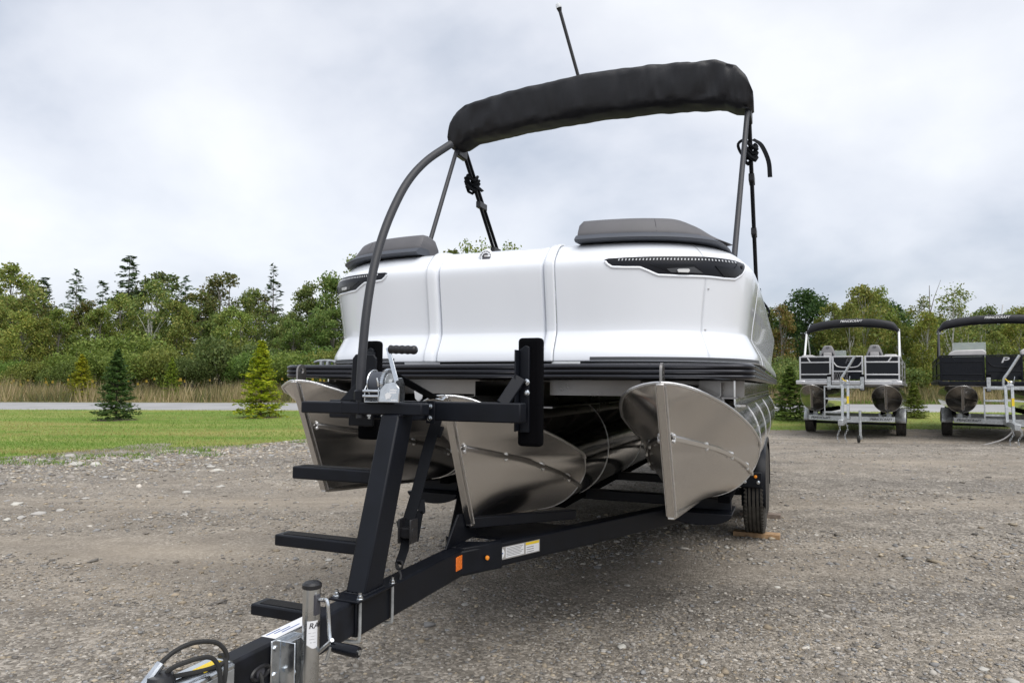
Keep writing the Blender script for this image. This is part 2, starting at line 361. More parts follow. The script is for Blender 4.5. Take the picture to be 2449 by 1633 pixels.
# lawn with a ragged near edge; the edge line is (x, y)
EDGE = [(-90, 9.5), (-14, 10.6), (-8.2, 11.5), (-6.6, 11.7), (-5.4, 12.6), (-4.6, 13.9), (-3, 14.8), (0, 15.5), (4, 16.6), (6.5, 17.6), (12, 18.2), (30, 18.6), (90, 19)]
def edge_y(x): return interp(EDGE, x) + 0.35 * mnoise.noise(Vector((x * 0.9, 3, 0))) + 0.18 * mnoise.noise(Vector((x * 3.1, 7, 0)))
ROAD = ((-17.5, 25.6), (15.5, 24.0)); RW = 5.2
def road_near(x): return ROAD[0][1] + (x - ROAD[0][0]) * (ROAD[1][1] - ROAD[0][1]) / (ROAD[1][0] - ROAD[0][0])
gx = [-90, -60, -40] + lin(-26, 30, 225) + [45, 70, 90]
rows = []
for k in range(25):
    f = k / 24; rows.append([(x, edge_y(x) * (1 - f) + (road_near(x) - 0.1) * f, ground_z(x, edge_y(x) * (1 - f) + road_near(x) * f) + 0.022 * min(1, f * 12) - 0.012) for x in gx])
mb = MB(); mb.grid(rows); tag(mb.build('lawn', 'lawn'), kind='structure')
mb = MB(); mb.grid([[(x, road_near(x) + a, z) for x in gx[::4] + [90]] for a, z in ((-0.15, 0.0), (0, 0.03), (RW / 2, 0.06), (RW, 0.03), (RW + 0.15, 0.0))]); tag(mb.build('road', 'asphalt'), kind='structure')
mb = MB(); mb.grid([[(x, road_near(x) + a, z) for x in gx[::4] + [90]] for a, z in ((RW + 0.1, 0.02), (RW + 6, 0.05), (RW + 30, 0.1), (RW + 90, 0.6))]); tag(mb.build('meadow_ground', 'meadow'), kind='structure')

# blades: numpy triangles
def blades(name, P, h, wd, lean, cols, m='blade', zf=None):
    n = len(P); a = rng.uniform(0, 2 * np.pi, n); d = np.stack([np.cos(a), np.sin(a)], 1); hh = h * rng.uniform(0.55, 1.35, n); ww = wd * rng.uniform(0.7, 1.3, n)
    if h > 0.4: hh *= np.array([0.62 + 0.75 * max(0, 0.5 + mnoise.noise(Vector((x * 0.22, y * 0.3, 4))) + 0.5 * mnoise.noise(Vector((x * 0.9, y * 0.7, 8)))) for x, y in P])
    z0 = np.array([zf(x, y) for x, y in P]) if zf else np.zeros(n)
    L = rng.normal(0, lean, (n, 2)) * hh[:, None]
    A = np.column_stack([P - d * ww[:, None] / 2, z0]); B = np.column_stack([P + d * ww[:, None] / 2, z0]); C = np.column_stack([P + L, z0 + hh])
    V = np.stack([A, B, C], 1).reshape(-1, 3); F = np.arange(3 * n).reshape(-1, 3)
    c = np.array(cols)[rng.integers(0, len(cols), n)] * rng.uniform(0.75, 1.25, (n, 1))
    return mesh_np(name, V, F, m, c)
GC = [(0.1232, 0.2264, 0.0306), (0.1564, 0.2632, 0.0367), (0.199, 0.2895, 0.051), (0.2653, 0.2948, 0.0918), (0.1374, 0.2474, 0.0388)]
def lawn_pts(n):
    out = []
    while len(out) < n:
        y = 10.5 * (26 / 10.5) ** random.random(); x = random.uniform(-0.8, 0.85) * y
        if -3.2 < x < 5.2 and y < 17: continue
        e = edge_y(x); f = y - e
        if y > road_near(x) - 0.05: continue
        if f < -0.6: continue
        if f < 0.5 and random.random() > max(0.03, (f + 0.35) / 0.9) * (0.5 + mnoise.noise(Vector((x * 1.7, y * 1.7, 2))) * 1.4): continue
        out.append((x, y))
    return np.array(out)
P = lawn_pts(90000)
# mown streaks of paler, drier grass
dry = np.array([mnoise.noise(Vector((x * 0.18, y * 0.75, 5))) > 0.02 for x, y in P])
o = link_mesh('lawn_grass', blades('lawn_grass', P[~dry], 0.052, 0.011, 0.55, GC, zf=lambda x, y: ground_z(x, y))); tag(o, 'short mown green grass of the lawn beside the gravel', 'grass', kind='stuff')
o = link_mesh('dry_lawn_grass', blades('dry_lawn_grass', P[dry], 0.045, 0.011, 0.6, [(0.34, 0.29, 0.10), (0.29, 0.27, 0.075), (0.38, 0.31, 0.14), (0.21, 0.25, 0.05)], zf=lambda x, y: ground_z(x, y))); tag(o, 'paler dry streaks of mown grass in the lawn', 'grass', kind='stuff')
# weeds in the gravel along the lawn edge
W = []
for _ in range(46):
    x = random.uniform(-12, -3.6); y = edge_y(x) - random.uniform(0.05, 1.3); k = random.randint(12, 60); W += [(x + random.gauss(0, 0.13), y + random.gauss(0, 0.06)) for _ in range(k)]
o = link_mesh('gravel_weeds', blades('gravel_weeds', np.array(W), 0.075, 0.013, 0.7, GC[:3])); tag(o, 'scattered green weed tufts growing in the gravel edge', 'weeds', kind='stuff')
# tall dry meadow beyond the road
def meadow_pts(n, lo, hi):
    out = []
    while len(out) < n:
        y = random.uniform(lo, hi); x = random.uniform(-0.82, 0.82) * y
        if y > road_near(x) + RW + 0.25: out.append((x, y))
    return np.array(out)
M1 = meadow_pts(52000, 29, 47)
nz = np.array([mnoise.noise(Vector((x * 0.35, y * 0.2, 1))) for x, y in M1])
o = link_mesh('meadow_grass', blades('meadow_grass', M1[nz > -0.12], 0.74, 0.03, 0.25, [(0.40, 0.315, 0.175), (0.46, 0.375, 0.22), (0.33, 0.26, 0.145), (0.27, 0.235, 0.10), (0.20, 0.21, 0.07)])); tag(o, 'tall dry straw-coloured grass of the meadow beyond the road', 'tall grass', kind='stuff')
o = link_mesh('meadow_herbs', blades('meadow_herbs', M1[nz <= -0.12], 0.62, 0.035, 0.3, [(0.13, 0.14, 0.05), (0.17, 0.16, 0.06), (0.22, 0.18, 0.085), (0.12, 0.13, 0.06)])); tag(o, 'greener weedy herbs mixed into the tall meadow grass', 'herbs', kind='stuff')
M2 = meadow_pts(6000, 29.4, 30.6); o = link_mesh('verge_grass', blades('verge_grass', M2, 0.18, 0.02, 0.5, GC)); tag(o, 'low green verge grass along the far side of the road', 'grass', kind='stuff')
# goldenrod: small yellow heads on stalks
GP = meadow_pts(700, 33, 46); GP = GP[np.array([mnoise.noise(Vector((x * 0.3, y * 0.3, 9))) > -0.05 for x, y in GP])]
n = len(GP); zz = rng.uniform(0.65, 1.0, n); rr = rng.uniform(0.03, 0.07, n)
V = np.zeros((n, 4, 3)); V[:, :, 0] = GP[:, :1]; V[:, :, 1] = GP[:, 1:]; V[:, :, 2] = zz[:, None]
V[:, 0, 0] -= rr; V[:, 1, 0] += rr; V[:, 2, 0] += rr * 0.6; V[:, 3, 0] -= rr * 0.6; V[:, 2:, 2] += (rr * 2.2)[:, None]; V[:, 1, 1] += 0.03; V[:, 3, 1] -= 0.03
o = link_mesh('goldenrod', mesh_np('goldenrod', V.reshape(-1, 3), np.arange(4 * n).reshape(-1, 4), 'blade', np.array([(0.42, 0.30, 0.05)]) * rng.uniform(0.7, 1.2, (n, 1)))); tag(o, 'yellow goldenrod heads showing above the meadow grass', 'wildflowers', kind='stuff')

# gravel: real stones, denser and coarser near the lawn edge
def stone_mesh(seed, sub=1):
    bm = bmesh.new(); bmesh.ops.create_icosphere(bm, subdivisions=sub, radius=1.0); rr_ = random.Random(seed)
    for v in bm.verts:
        q = v.co * 1.3 + Vector((seed * 7.1, 0, 0)); v.co *= 1 + 0.75 * mnoise.noise(q); v.co.z *= 0.66
    bm.verts.ensure_lookup_table(); V_ = np.array([v.co[:] for v in bm.verts]); F_ = np.array([[v.index for v in f.verts] for f in bm.faces]); bm.free(); return V_, F_
PRO = [stone_mesh(s) for s in range(6)]
SCOL = np.array([1.12, 1.07, 1.0]) * np.array([(0.25, 0.245, 0.235), (0.32, 0.315, 0.305), (0.21, 0.20, 0.19), (0.38, 0.37, 0.35), (0.24, 0.25, 0.265), (0.32, 0.285, 0.23), (0.14, 0.135, 0.13), (0.27, 0.235, 0.185), (0.19, 0.195, 0.205), (0.16, 0.15, 0.135)])
def stones(name, XY, size, flat=1.0, bright=1.0):
    Vs = []; Fs = []; Cs = []; o_ = 0; n_ = len(XY); which = rng.integers(0, 6, n_); cid = rng.integers(0, len(SCOL), n_)
    for p in range(6):
        I = np.where(which == p)[0]
        if not len(I): continue
        V0, F0 = PRO[p]; k = len(I); a = rng.uniform(0, 6.283, k); sx = size[I] * rng.uniform(0.8, 1.3, k); sy = size[I] * rng.uniform(0.55, 1.0, k); sz = size[I] * rng.uniform(0.5, 0.95, k) * flat
        X = V0[None, :, 0] * sx[:, None]; Y = V0[None, :, 1] * sy[:, None]; Z = V0[None, :, 2] * sz[:, None] + sz[:, None] * 0.22
        c_, s_ = np.cos(a)[:, None], np.sin(a)[:, None]; X, Y = X * c_ - Y * s_, X * s_ + Y * c_
        gz = np.array([lot_z(*XY[i]) for i in I])[:, None]
        Vv = np.stack([X + XY[I, 0][:, None], Y + XY[I, 1][:, None], Z + gz], 2).reshape(-1, 3)
        Ff = (F0[None] + (np.arange(k) * len(V0))[:, None, None]).reshape(-1, 3) + o_; o_ += len(Vv)
        Vs.append(Vv); Fs.append(Ff); Cs.append(np.repeat(SCOL[cid[I]] * rng.uniform(0.75, 1.25, (k, 1)) * bright, len(F0), 0))
    return mesh_np(name, np.concatenate(Vs), np.concatenate(Fs), 'stone', np.concatenate(Cs))
def lot_pts(n, lo, hi, xlo=-0.8, xhi=0.82, dens=0.35):
    out = []
    while len(out) < n:
        y = lo * (hi / lo) ** random.random(); x = random.uniform(xlo, xhi) * y
        if y > edge_y(x) + 0.1: continue
        if mnoise.noise(Vector((x * 0.35 + 4, y * 0.8, 0))) + mnoise.noise(Vector((x * 1.1, y * 2.0, 3))) * 0.5 < random.uniform(-0.55, dens): continue
        out.append((x, y))
    return np.array(out)
XY = lot_pts(40000, 1.9, 7.0); o = link_mesh('gravel_stones', stones('gravel_stones', XY, rng.lognormal(math.log(0.0068), 0.45, len(XY)), 0.8)); tag(o, 'loose grey crushed gravel covering the lot', 'gravel', kind='stuff')
XY = lot_pts(13000, 5.0, 17.0); o = link_mesh('far_gravel_stones', stones('far_gravel_stones', XY, rng.lognormal(math.log(0.0115), 0.45, len(XY)), 0.7)); tag(o, 'grey gravel of the lot farther from the tongue', 'gravel', kind='stuff')
out = []
while len(out) < 9500:
    x = random.uniform(-13, -1.5); y = edge_y(x) - abs(random.gauss(0.15, 2.1)) + 0.15
    if y > 5.2 and y > -x * 0.95: out.append((x, y))
XY = np.array(out); o = link_mesh('bank_stones', stones('bank_stones', XY, rng.lognormal(math.log(0.019), 0.45, len(XY)), 0.8, 1.2)); tag(o, 'coarser pale stones banked along the lawn edge', 'stones', kind='stuff')
# the biggest stones one by one
ROCK = []
for s in range(4):
    V0, F0 = stone_mesh(s + 20, 2); ROCK.append(mesh_np('rock', V0, F0, 'stone', np.repeat([[0.40 + 0.05 * (s % 3), 0.385 + 0.05 * (s % 3), 0.36 + 0.04 * (s % 3)]], len(F0), 0)))
rock_px = [(165, 1092, 13), (178, 1112, 15), (228, 1111, 13), (92, 1228, 12), (442, 1232, 9), (527, 1164, 8), (40, 1206, 11), (145, 1220, 9), (330, 1103, 10), (355, 1098, 9), (520, 1126, 11), (402, 1079, 9), (470, 1083, 9), (448, 1177, 8), (16, 1243, 9), (204, 1192, 7), (50, 1238, 9), (505, 1116, 8),
           (1487, 1546, 11), (1538, 1635, 9), (1444, 1557, 7), (1683, 1584, 8), (1860, 1404, 6), (1112, 1445, 8), (1500, 1400, 6), (786, 1340, 8), (1738, 1309, 6), (1692, 1482, 6), (2115, 1571, 6), (2350, 1600, 10), (1931, 1548, 6), (2420, 1628, 12)]
for i, (px, py, s) in enumerate(rock_px):
    q = isect((px, py), np.array([0, 0, 1.0]), 0); o = link_mesh('rock', ROCK[i % 4]); o.location = q; sc = s / F_PX * q[1] * 0.95; o.scale = (sc * 1.25, sc, sc * 0.75); o.rotation_euler = (0, 0, i * 1.3)
    left = px < 760
    tag(o, 'large pale stone lying in the gravel bank below the lawn' if left else 'single pale stone lying on the open gravel lot', 'stone', 'pale stones in the gravel bank' if left else 'pale stones on the open lot')

# ------------------------------------------------------------------ trees
def quads(C, U, Vv):
    """leaf quads from centres and two half axes"""
    n = len(C); V = np.stack([C - U - Vv * 0.4, C + U * 0.15 - Vv, C + U + Vv * 0.3, C - U * 0.1 + Vv], 1).reshape(-1, 3); return V, np.arange(4 * n).reshape(-1, 4)
def rand_dirs(n): d = rng.normal(size=(n, 3)); return d / np.linalg.norm(d, axis=1)[:, None]
def leaves(C, size, pal, droop=0.0):
    n = len(C); nn = rand_dirs(n); nn[:, 2] = np.abs(nn[:, 2]) * 0.9 + 0.1; nn /= np.linalg.norm(nn, axis=1)[:, None]
    t = np.cross(nn, rand_dirs(n)); t /= np.linalg.norm(t, axis=1)[:, None]; b = np.cross(nn, t); s = size * rng.uniform(0.6, 1.35, (n, 1))
    V, Fq = quads(C, t * s, b * s * 0.62); c = np.array(pal)[rng.integers(0, len(pal), n)] * rng.uniform(0.7, 1.3, (n, 1)); return V, Fq, c
def limb_tubes(mb, a, b, r0, r1, bend=0.15, seg=6):
    a, b = Vector(a), Vector(b); m_ = (a + b) / 2 + Vector((random.uniform(-1, 1), random.uniform(-1, 1), random.uniform(0.0, 1))) * bend * (b - a).length
    mb.tube(catmull([a, m_, b], 3), [r0 + (r1 - r0) * i / 6 for i in range(7)], seg)
GREEN = [(0.1408, 0.2117, 0.0522), (0.1784, 0.2456, 0.0663), (0.1127, 0.1778, 0.0474), (0.2253, 0.2624, 0.0758)]
LIGHT = [(0.2022, 0.2664, 0.0574), (0.255, 0.2987, 0.0727), (0.1582, 0.226, 0.0536), (0.29, 0.2906, 0.0766)]
GREYG = [(0.1356, 0.1872, 0.0532), (0.1676, 0.2211, 0.0638), (0.1117, 0.1616, 0.0426), (0.1995, 0.2382, 0.0724)]
AUT = [(0.2024, 0.2244, 0.045), (0.23, 0.2244, 0.05), (0.138, 0.204, 0.04), (0.2392, 0.255, 0.06), (0.1564, 0.2091, 0.04)]
DARK = [(0.0419, 0.0822, 0.0297), (0.0568, 0.0987, 0.0356), (0.0329, 0.0673, 0.0238), (0.0747, 0.1121, 0.0416)]
BROWN = [(0.1716, 0.169, 0.0546), (0.143, 0.1851, 0.0478), (0.2145, 0.1771, 0.0683), (0.1216, 0.169, 0.041)]
def broadleaf(seed, H, wid, base, nclump, nleaf, size, pal, loose=0.0, trunk_r=0.11, bark='bark', top_taper=0.6, forks=1):
    """returns trunk mesh, crown mesh for a tree H tall"""
    random.seed(seed); mb = MB(); tops = []
    lean = random.uniform(-0.03, 0.03) * H
    for k in range(forks):
        off = (random.uniform(-1, 1) * wid * 0.35 * (forks > 1), random.uniform(-1, 1) * wid * 0.3 * (forks > 1))
        P_ = catmull([(0, 0, -0.1), (lean * 0.3 + off[0] * 0.25, off[1] * 0.25, H * 0.3), (lean * 0.7 + off[0] * 0.7, off[1] * 0.7, H * 0.62), (lean + off[0], off[1], H * 0.93)], 4)
        mb.tube(P_, [trunk_r * (1 - 0.9 * i / (len(P_) - 1)) + 0.008 for i in range(len(P_))], 7); tops.append(P_)
    C = []
    for k in range(nclump):
        f = base + (1 - base) * ((k + random.random()) / nclump) ** 0.95
        env = wid * (math.sin(math.pi * min(1, max(0.0, (f - base) / (1 - base) * 0.82 + 0.16))) ** top_taper); a = random.uniform(0, 6.283); rad = env * math.sqrt(random.uniform(0.08, 1.0))
        c = Vector((math.cos(a) * rad + lean * f, math.sin(a) * rad, H * f * 0.97)); tp = random.choice(tops); at = tp[min(len(tp) - 1, int(max(0.12, f - 0.18 - 0.1 * random.random()) * (len(tp) - 1)))]
        limb_tubes(mb, at, c, trunk_r * 0.32, 0.01, 0.12, 5)
        rr_ = (0.10 + 0.085 * random.random()) * H * (1 - 0.4 * f) * (1 - 0.25 * loose); m = int(nleaf / nclump)
        d = rand_dirs(m); rad_ = rr_ * rng.uniform(0.35, 1.0, (m, 1)) ** (0.5 if not loose else 0.9); p = d * rad_; p[:, 2] *= 0.72
        p += rng.normal(0, rr_ * 0.12, (m, 3)); C.append(p + np.array(c[:]))
    C = np.concatenate(C); V, Fq, c = leaves(C, size, pal)
    tr = mb.build('trunk', bark); me = tr.data; bpy.data.objects.remove(tr); return me, mesh_np('crown', V, Fq, 'leaf', c)
def spruce(seed, H, wid, n_wh, per, nq, size, pal, base=0.06, droop=0.25, gap=0.0, trunk_r=0.1, dense=1.0, lift=0.0, jit=0.5):
    random.seed(seed); step = H * (1 - base) / n_wh; mb = MB(); mb.tube([(0, 0, -0.05), (0, 0, H * 0.5), (0, 0, H)], [trunk_r, trunk_r * 0.55, 0.006], 7)
    Cs = []; Ts = []
    for k in range(n_wh):
        f = base + (1 - base) * (k / (n_wh - 1)) ** 0.9; z = H * f
        ln = wid * (1 - f) ** 0.8 * random.uniform(0.75, 1.12) + 0.03 * H * (1 - f) + 0.015 * H
        for j in range(per):
            if random.random() < gap: continue
            z = H * f + random.uniform(-jit, jit) * step; a = 6.283 * (j + random.random() * 0.7) / per + k * 0.9; l = ln * random.uniform(0.7, 1.15); sl = lift * f + random.uniform(-0.12, 0.12) - droop * (1 - f)
            tip = Vector((math.cos(a) * l, math.sin(a) * l, z + sl * l)); mid = Vector((math.cos(a) * l * 0.5, math.sin(a) * l * 0.5, z + sl * l * 0.75))
            mb.tube([(0, 0, z), mid, tip], [trunk_r * 0.16 * (1 - f) + 0.004, 0.004, 0.002], 4, False)
            m = max(4, int(nq * (0.35 + l / wid))); t = rng.uniform(0.12, 1.0, m) ** 0.8
            p = np.array([(Vector((0, 0, z)) * (1 - x) ** 2 + mid * 2 * x * (1 - x) + tip * x * x)[:] for x in t])
            side = np.array((-math.sin(a), math.cos(a), 0)); out_ = np.array((math.cos(a), math.sin(a), sl * 0.6))
            sgn = rng.choice([-1.0, 1.0], m); spread = rng.uniform(0.3, 1.0, m) * (1.05 - t) * l * 0.42 * dense + size * 0.4
            tw = side[None] * (sgn * spread)[:, None] + out_[None] * (spread * 0.55)[:, None]; p2 = p + tw * 0.55; p2[:, 2] += rng.normal(-0.2 * size, size * 0.6, m)
            Cs.append(p2); Ts.append(tw / (np.linalg.norm(tw, axis=1)[:, None] + 1e-6))
    C = np.concatenate(Cs); T = np.concatenate(Ts); n = len(C); T = T + rng.normal(0, 0.28, (n, 3)); T /= np.linalg.norm(T, axis=1)[:, None]; nn = rand_dirs(n); b = np.cross(nn, T); b /= np.linalg.norm(b, axis=1)[:, None]
    s = size * rng.uniform(0.6, 1.4, (n, 1)); V, Fq = quads(C, T * s * 1.5, b * s * 0.45); c = np.array(pal)[rng.integers(0, len(pal), n)] * rng.uniform(0.65, 1.35, (n, 1))
    tr = mb.build('trunk', 'bark'); me = tr.data; bpy.data.objects.remove(tr); return me, mesh_np('crown', V, Fq, 'needle', c)
def shrub(seed, H, wid, n, size, pal):
    random.seed(seed); mb = MB(); C = []
    for k in range(9):
        a = random.uniform(0, 6.283); r_ = wid * math.sqrt(random.random()) * 0.75; h = H * random.uniform(0.45, 0.88) * (1 - 0.3 * r_ / wid); c = Vector((math.cos(a) * r_, math.sin(a) * r_, h)); limb_tubes(mb, (r_ * 0.2 * math.cos(a), r_ * 0.2 * math.sin(a), -0.05), c, 0.03, 0.008, 0.1, 5)
        m = n // 9; d = rand_dirs(m); p = d * (wid * 0.52 * rng.uniform(0.3, 1, (m, 1)) ** 0.6); p[:, 2] *= 0.62 * H / wid * 0.8; p = p + np.array(c[:]); p[:, 2] = np.maximum(p[:, 2], 0.05); C.append(p)
    C = np.concatenate(C); V, Fq, c = leaves(C, size, pal); tr = mb.build('stem', 'bark_grey'); me = tr.data; bpy.data.objects.remove(tr); return me, mesh_np('crown', V, Fq, 'leaf', c)

KIND = {}
KIND['leafy'] = [broadleaf(s, 8, 2.3, 0.22, 30, 7500, 0.10, GREEN, 0.1, bark='bark_grey') for s in (31, 32, 33)]
KIND['light'] = [broadleaf(s, 8, 1.7, 0.16, 30, 6500, 0.095, LIGHT, 0.3, 0.07, 'bark_grey') for s in (41, 42, 43)]
KIND['loose'] = [broadleaf(s, 8, 2.1, 0.45, 22, 3000, 0.10, [(0.13, 0.165, 0.055), (0.165, 0.18, 0.07), (0.11, 0.15, 0.045), (0.19, 0.175, 0.075)], 0.8, 0.09, 'bark_grey', forks=2) for s in (51, 52)]
KIND['thin'] = [broadleaf(s, 8, 0.95, 0.38, 20, 1500, 0.085, LIGHT + AUT[:3], 0.9, 0.05, 'bark_pale') for s in (61, 62)]
KIND['autumn'] = [broadleaf(s, 8, 1.5, 0.12, 34, 7500, 0.09, AUT + LIGHT[:2], 0.35, 0.055, 'bark_pale') for s in (71, 72, 73)]
KIND['birch'] = [broadleaf(s, 8, 1.7, 0.42, 20, 3600, 0.095, GREEN + LIGHT, 0.6, 0.10, 'bark_pale', forks=2) for s in (81,)]
KIND['dark'] = [broadleaf(s, 8, 2.9, 0.10, 44, 11000, 0.105, [(0.035, 0.07, 0.02), (0.045, 0.085, 0.024), (0.028, 0.06, 0.018), (0.06, 0.095, 0.026)], 0.0) for s in (91, 92)]
KIND['brown'] = [broadleaf(s, 8, 1.6, 0.2, 28, 4800, 0.095, BROWN, 0.45, 0.07, 'bark_grey') for s in (95, 96)]
KIND['spruce'] = [spruce(s, 10, 2.1, 32, 6, 15, 0.10, DARK, 0.10, 0.18, 0.22, jit=0.9) for s in (101, 102)]
KIND['sparse'] = [spruce(s, 10, 1.35, 26, 5, 11, 0.105, DARK, 0.25, 0.0, 0.35, jit=1.2) for s in (105, 106)]
KIND['shrub'] = [shrub(s, 3.0, 2.1, 6500, 0.07, GREYG) for s in (111, 112, 113)]
KIND['bush'] = [shrub(s, 3.0, 2.0, 6000, 0.075, GREEN) for s in (121, 122)]
KIND['young'] = [spruce(s, 2.2, 0.68, 30, 10, 26, 0.034, [(0.06, 0.10, 0.022), (0.075, 0.115, 0.026), (0.045, 0.08, 0.018), (0.10, 0.135, 0.03)], 0.03, 0.05, 0.03, 0.03, 1.0, 0.55, 1.2) for s in (131, 132, 133)]
INFO = {
 'leafy': ('broadleaf_tree', 'full green broadleaf tree in the wood behind the meadow', 'tree', 8),
 'light': ('broadleaf_tree', 'pale green feathery tree at the front of the wood', 'tree', 8),
 'loose': ('open_crowned_tree', 'open-crowned tree with sky showing between its leaf clumps', 'tree', 8),
 'thin': ('young_birch_tree', 'thin young birch with sparse leaves and pale stem', 'tree', 8),
 'autumn': ('birch_tree', 'slender birch with yellowing autumn leaves behind the parked boats', 'tree', 8),
 'birch': ('birch_tree', 'birch with forked white trunk standing out of the wood', 'tree', 8),
 'dark': ('broadleaf_tree', 'broad dark green tree with dense rounded crown', 'tree', 8),
 'brown': ('browning_tree', 'browning broadleaf tree among the green trees', 'tree', 8),
 'spruce': ('spruce_tree', 'dark conical spruce rising among the broadleaf trees', 'tree', 10),
 'sparse': ('spruce_tree', 'narrow scraggly spruce poking above the wood', 'tree', 10),
 'shrub': ('willow_shrub', 'rounded grey-green willow shrub at the edge of the meadow', 'shrub', 3),
 'bush': ('bush', 'leafy green bush at the foot of the wood', 'shrub', 3),
 'young': ('young_spruce', '', 'spruce', 2.2)}
GRP = {'leafy': 'green trees in the wood', 'light': 'pale feathery trees', 'loose': 'open-crowned trees', 'thin': 'thin young birches', 'autumn': 'yellowing birches', 'dark': 'dense dark trees', 'brown': 'browning trees', 'spruce': 'dark spruces', 'sparse': 'scraggly spruces', 'shrub': 'willow shrubs', 'bush': 'green bushes'}
cnt = {}
def plant(kind, px, ytop, dist, wide=1.0, label=None, tint=None, own=False, zb=None):
    nm, lb, cat, H = INFO[kind]; i = cnt.get(kind, 0); cnt[kind] = i + 1; tm, cm = KIND[kind][i % len(KIND[kind])]
    x = bearing(px, dist); z0 = (0.1 if dist > 32 else ground_z(x, dist)) if zb is None else zb; h = CAM_H + (888 - ytop) / F_PX * dist - z0; s = h / H
    e_ = empty(nm, Matrix.Translation((x, dist, z0))); e_.rotation_euler = (0, 0, px * 0.37); e_.scale = (s * wide, s * wide, s)
    t_ = link_mesh('trunk' if kind not in ('shrub', 'bush') else 'stem', tm, e_); c_ = link_mesh('crown', cm, e_)
    rr_ = random.Random(px * 13 + int(dist)); k = rr_.uniform(0.82, 1.15); c_.color = tint + (1,) if tint else (k * rr_.uniform(0.92, 1.1), k, k * rr_.uniform(0.85, 1.1), 1)
    grp = GRP.get(kind)
    if not label:
        if 930 < px < 1800: lb = {'leafy': 'full green tree standing behind the white boat', 'bush': 'green bush standing behind the white boat', 'thin': 'thin treetop showing above the gate of the white boat', 'loose': 'open treetop showing above the gate of the white boat'}.get(kind, lb); grp = grp + ' behind the white boat'
        elif px >= 1800: lb = {'leafy': 'full green tree in the wood behind the parked boats', 'bush': 'low green bush behind the parked boats and the road', 'thin': 'thin young birch with sparse leaves beside the bare dead stem', 'sparse': 'scraggly spruce far behind the all-black boat', 'light': 'pale green tree among the yellowing birches behind the parked boats'}.get(kind, lb); grp = grp + ' behind the parked boats'
        elif kind in ('leafy', 'shrub', 'light', 'bush') and px > 600: lb += ', close to the white boat'; grp += ' close to the white boat'
        elif kind in ('leafy', 'light') and dist > 53: lb = lb.replace('full', 'far full').replace('pale green', 'far pale green') ; grp += ' at the back'
    tag(e_, label or lb, cat, None if (label or own) else grp); return e_
# left: the tall ones that stand out
plant('spruce', 304, 612, 56, 1.45, 'tallest dark spruce with layered branches above the birch')
plant('birch', 362, 670, 50, 1.0, 'birch with forked white trunk standing out of the wood')
plant('loose', 383, 646, 57, 1.15, tint=(0.9, 1.05, 0.9)); plant('loose', 535, 652, 60, 1.1, tint=(1.0, 0.95, 0.9))
plant('sparse', 651, 641, 60, 1.35); plant('spruce', 178, 650, 64, 1.2, tint=(1.3, 1.25, 1.3)); plant('sparse', 242, 672, 60, 1.4); plant('spruce', 100, 664, 58, 1.35); plant('spruce', 441, 665, 60, 1.3, tint=(1.3, 1.5, 1.1))
plant('light', 22, 630, 48, 1.0, 'tall pale green tree rising above the spruces at its side'); plant('brown', 68, 672, 56, 1.0); plant('brown', 480, 700, 58, 1.2); plant('brown', 620, 700, 62, 1.2); plant('brown', 195, 720, 54, 1.3); plant('brown', 90, 720, 60, 1.2)
for px, yt, d, w in ((-60, 690, 46, 1.1), (45, 740, 42, 1.0), (95, 760, 43, 1.0), (138, 738, 44, 1.0), (240, 735, 50, 1.1), (285, 700, 52, 0.9), (-20, 720, 44, 1.1), (420, 715, 50, 1.0), (575, 745, 47, 0.9), (600, 690, 56, 0.8), (548, 728, 52, 1.0), (700, 745, 54, 1.1)): plant('light', px, yt, d, w)
for px, yt, d, w in ((325, 690, 58, 1.0), (450, 735, 54, 1.1), (510, 750, 55, 1.0), (210, 745, 58, 1.2), (660, 755, 56, 1.1), (740, 680, 50, 0.9), (790, 655, 49, 0.9), (850, 620, 50, 1.0), (700, 765, 48, 1.0), (800, 735, 46, 1.0), (880, 700, 46, 1.0), (0, 705, 60, 1.2), (370, 750, 54, 1.1), (-80, 660, 60, 1.2)): plant('leafy', px, yt, d, w)
for px, yt, d, w in ((20, 855, 41, 1.2), (85, 850, 41, 1.0), (150, 850, 41, 1.0), (210, 830, 42, 1.2), (282, 806, 43, 1.15), (345, 830, 41, 1.0), (400, 826, 42, 1.2), (450, 838, 41, 1.0), (490, 815, 44, 1.3), (540, 815, 43, 1.2), (590, 838, 41, 1.0), (650, 830, 42, 1.3), (705, 835, 41, 1.2), (760, 820, 41, 1.0), (815, 795, 42, 1.3), (880, 800, 42, 1.3), (-40, 850, 42, 1.2)): plant('shrub', px, yt + (px * 29) % 37 - 20, d + (px * 7) % 5 - 2, w * (0.8 + (px * 13) % 10 * 0.04), tint=((0.75 + (px * 11) % 9 * 0.06), (0.78 + (px * 17) % 9 * 0.06), 0.8))
for px, yt, d, w in ((60, 835, 45, 1.4), (180, 830, 46, 1.2), (255, 845, 45, 1.0), (320, 850, 44, 1.0), (420, 860, 43, 0.9), (620, 850, 45, 1.2), (735, 835, 45, 1.3), (790, 840, 43, 1.0)): plant('bush', px, yt, d, w)
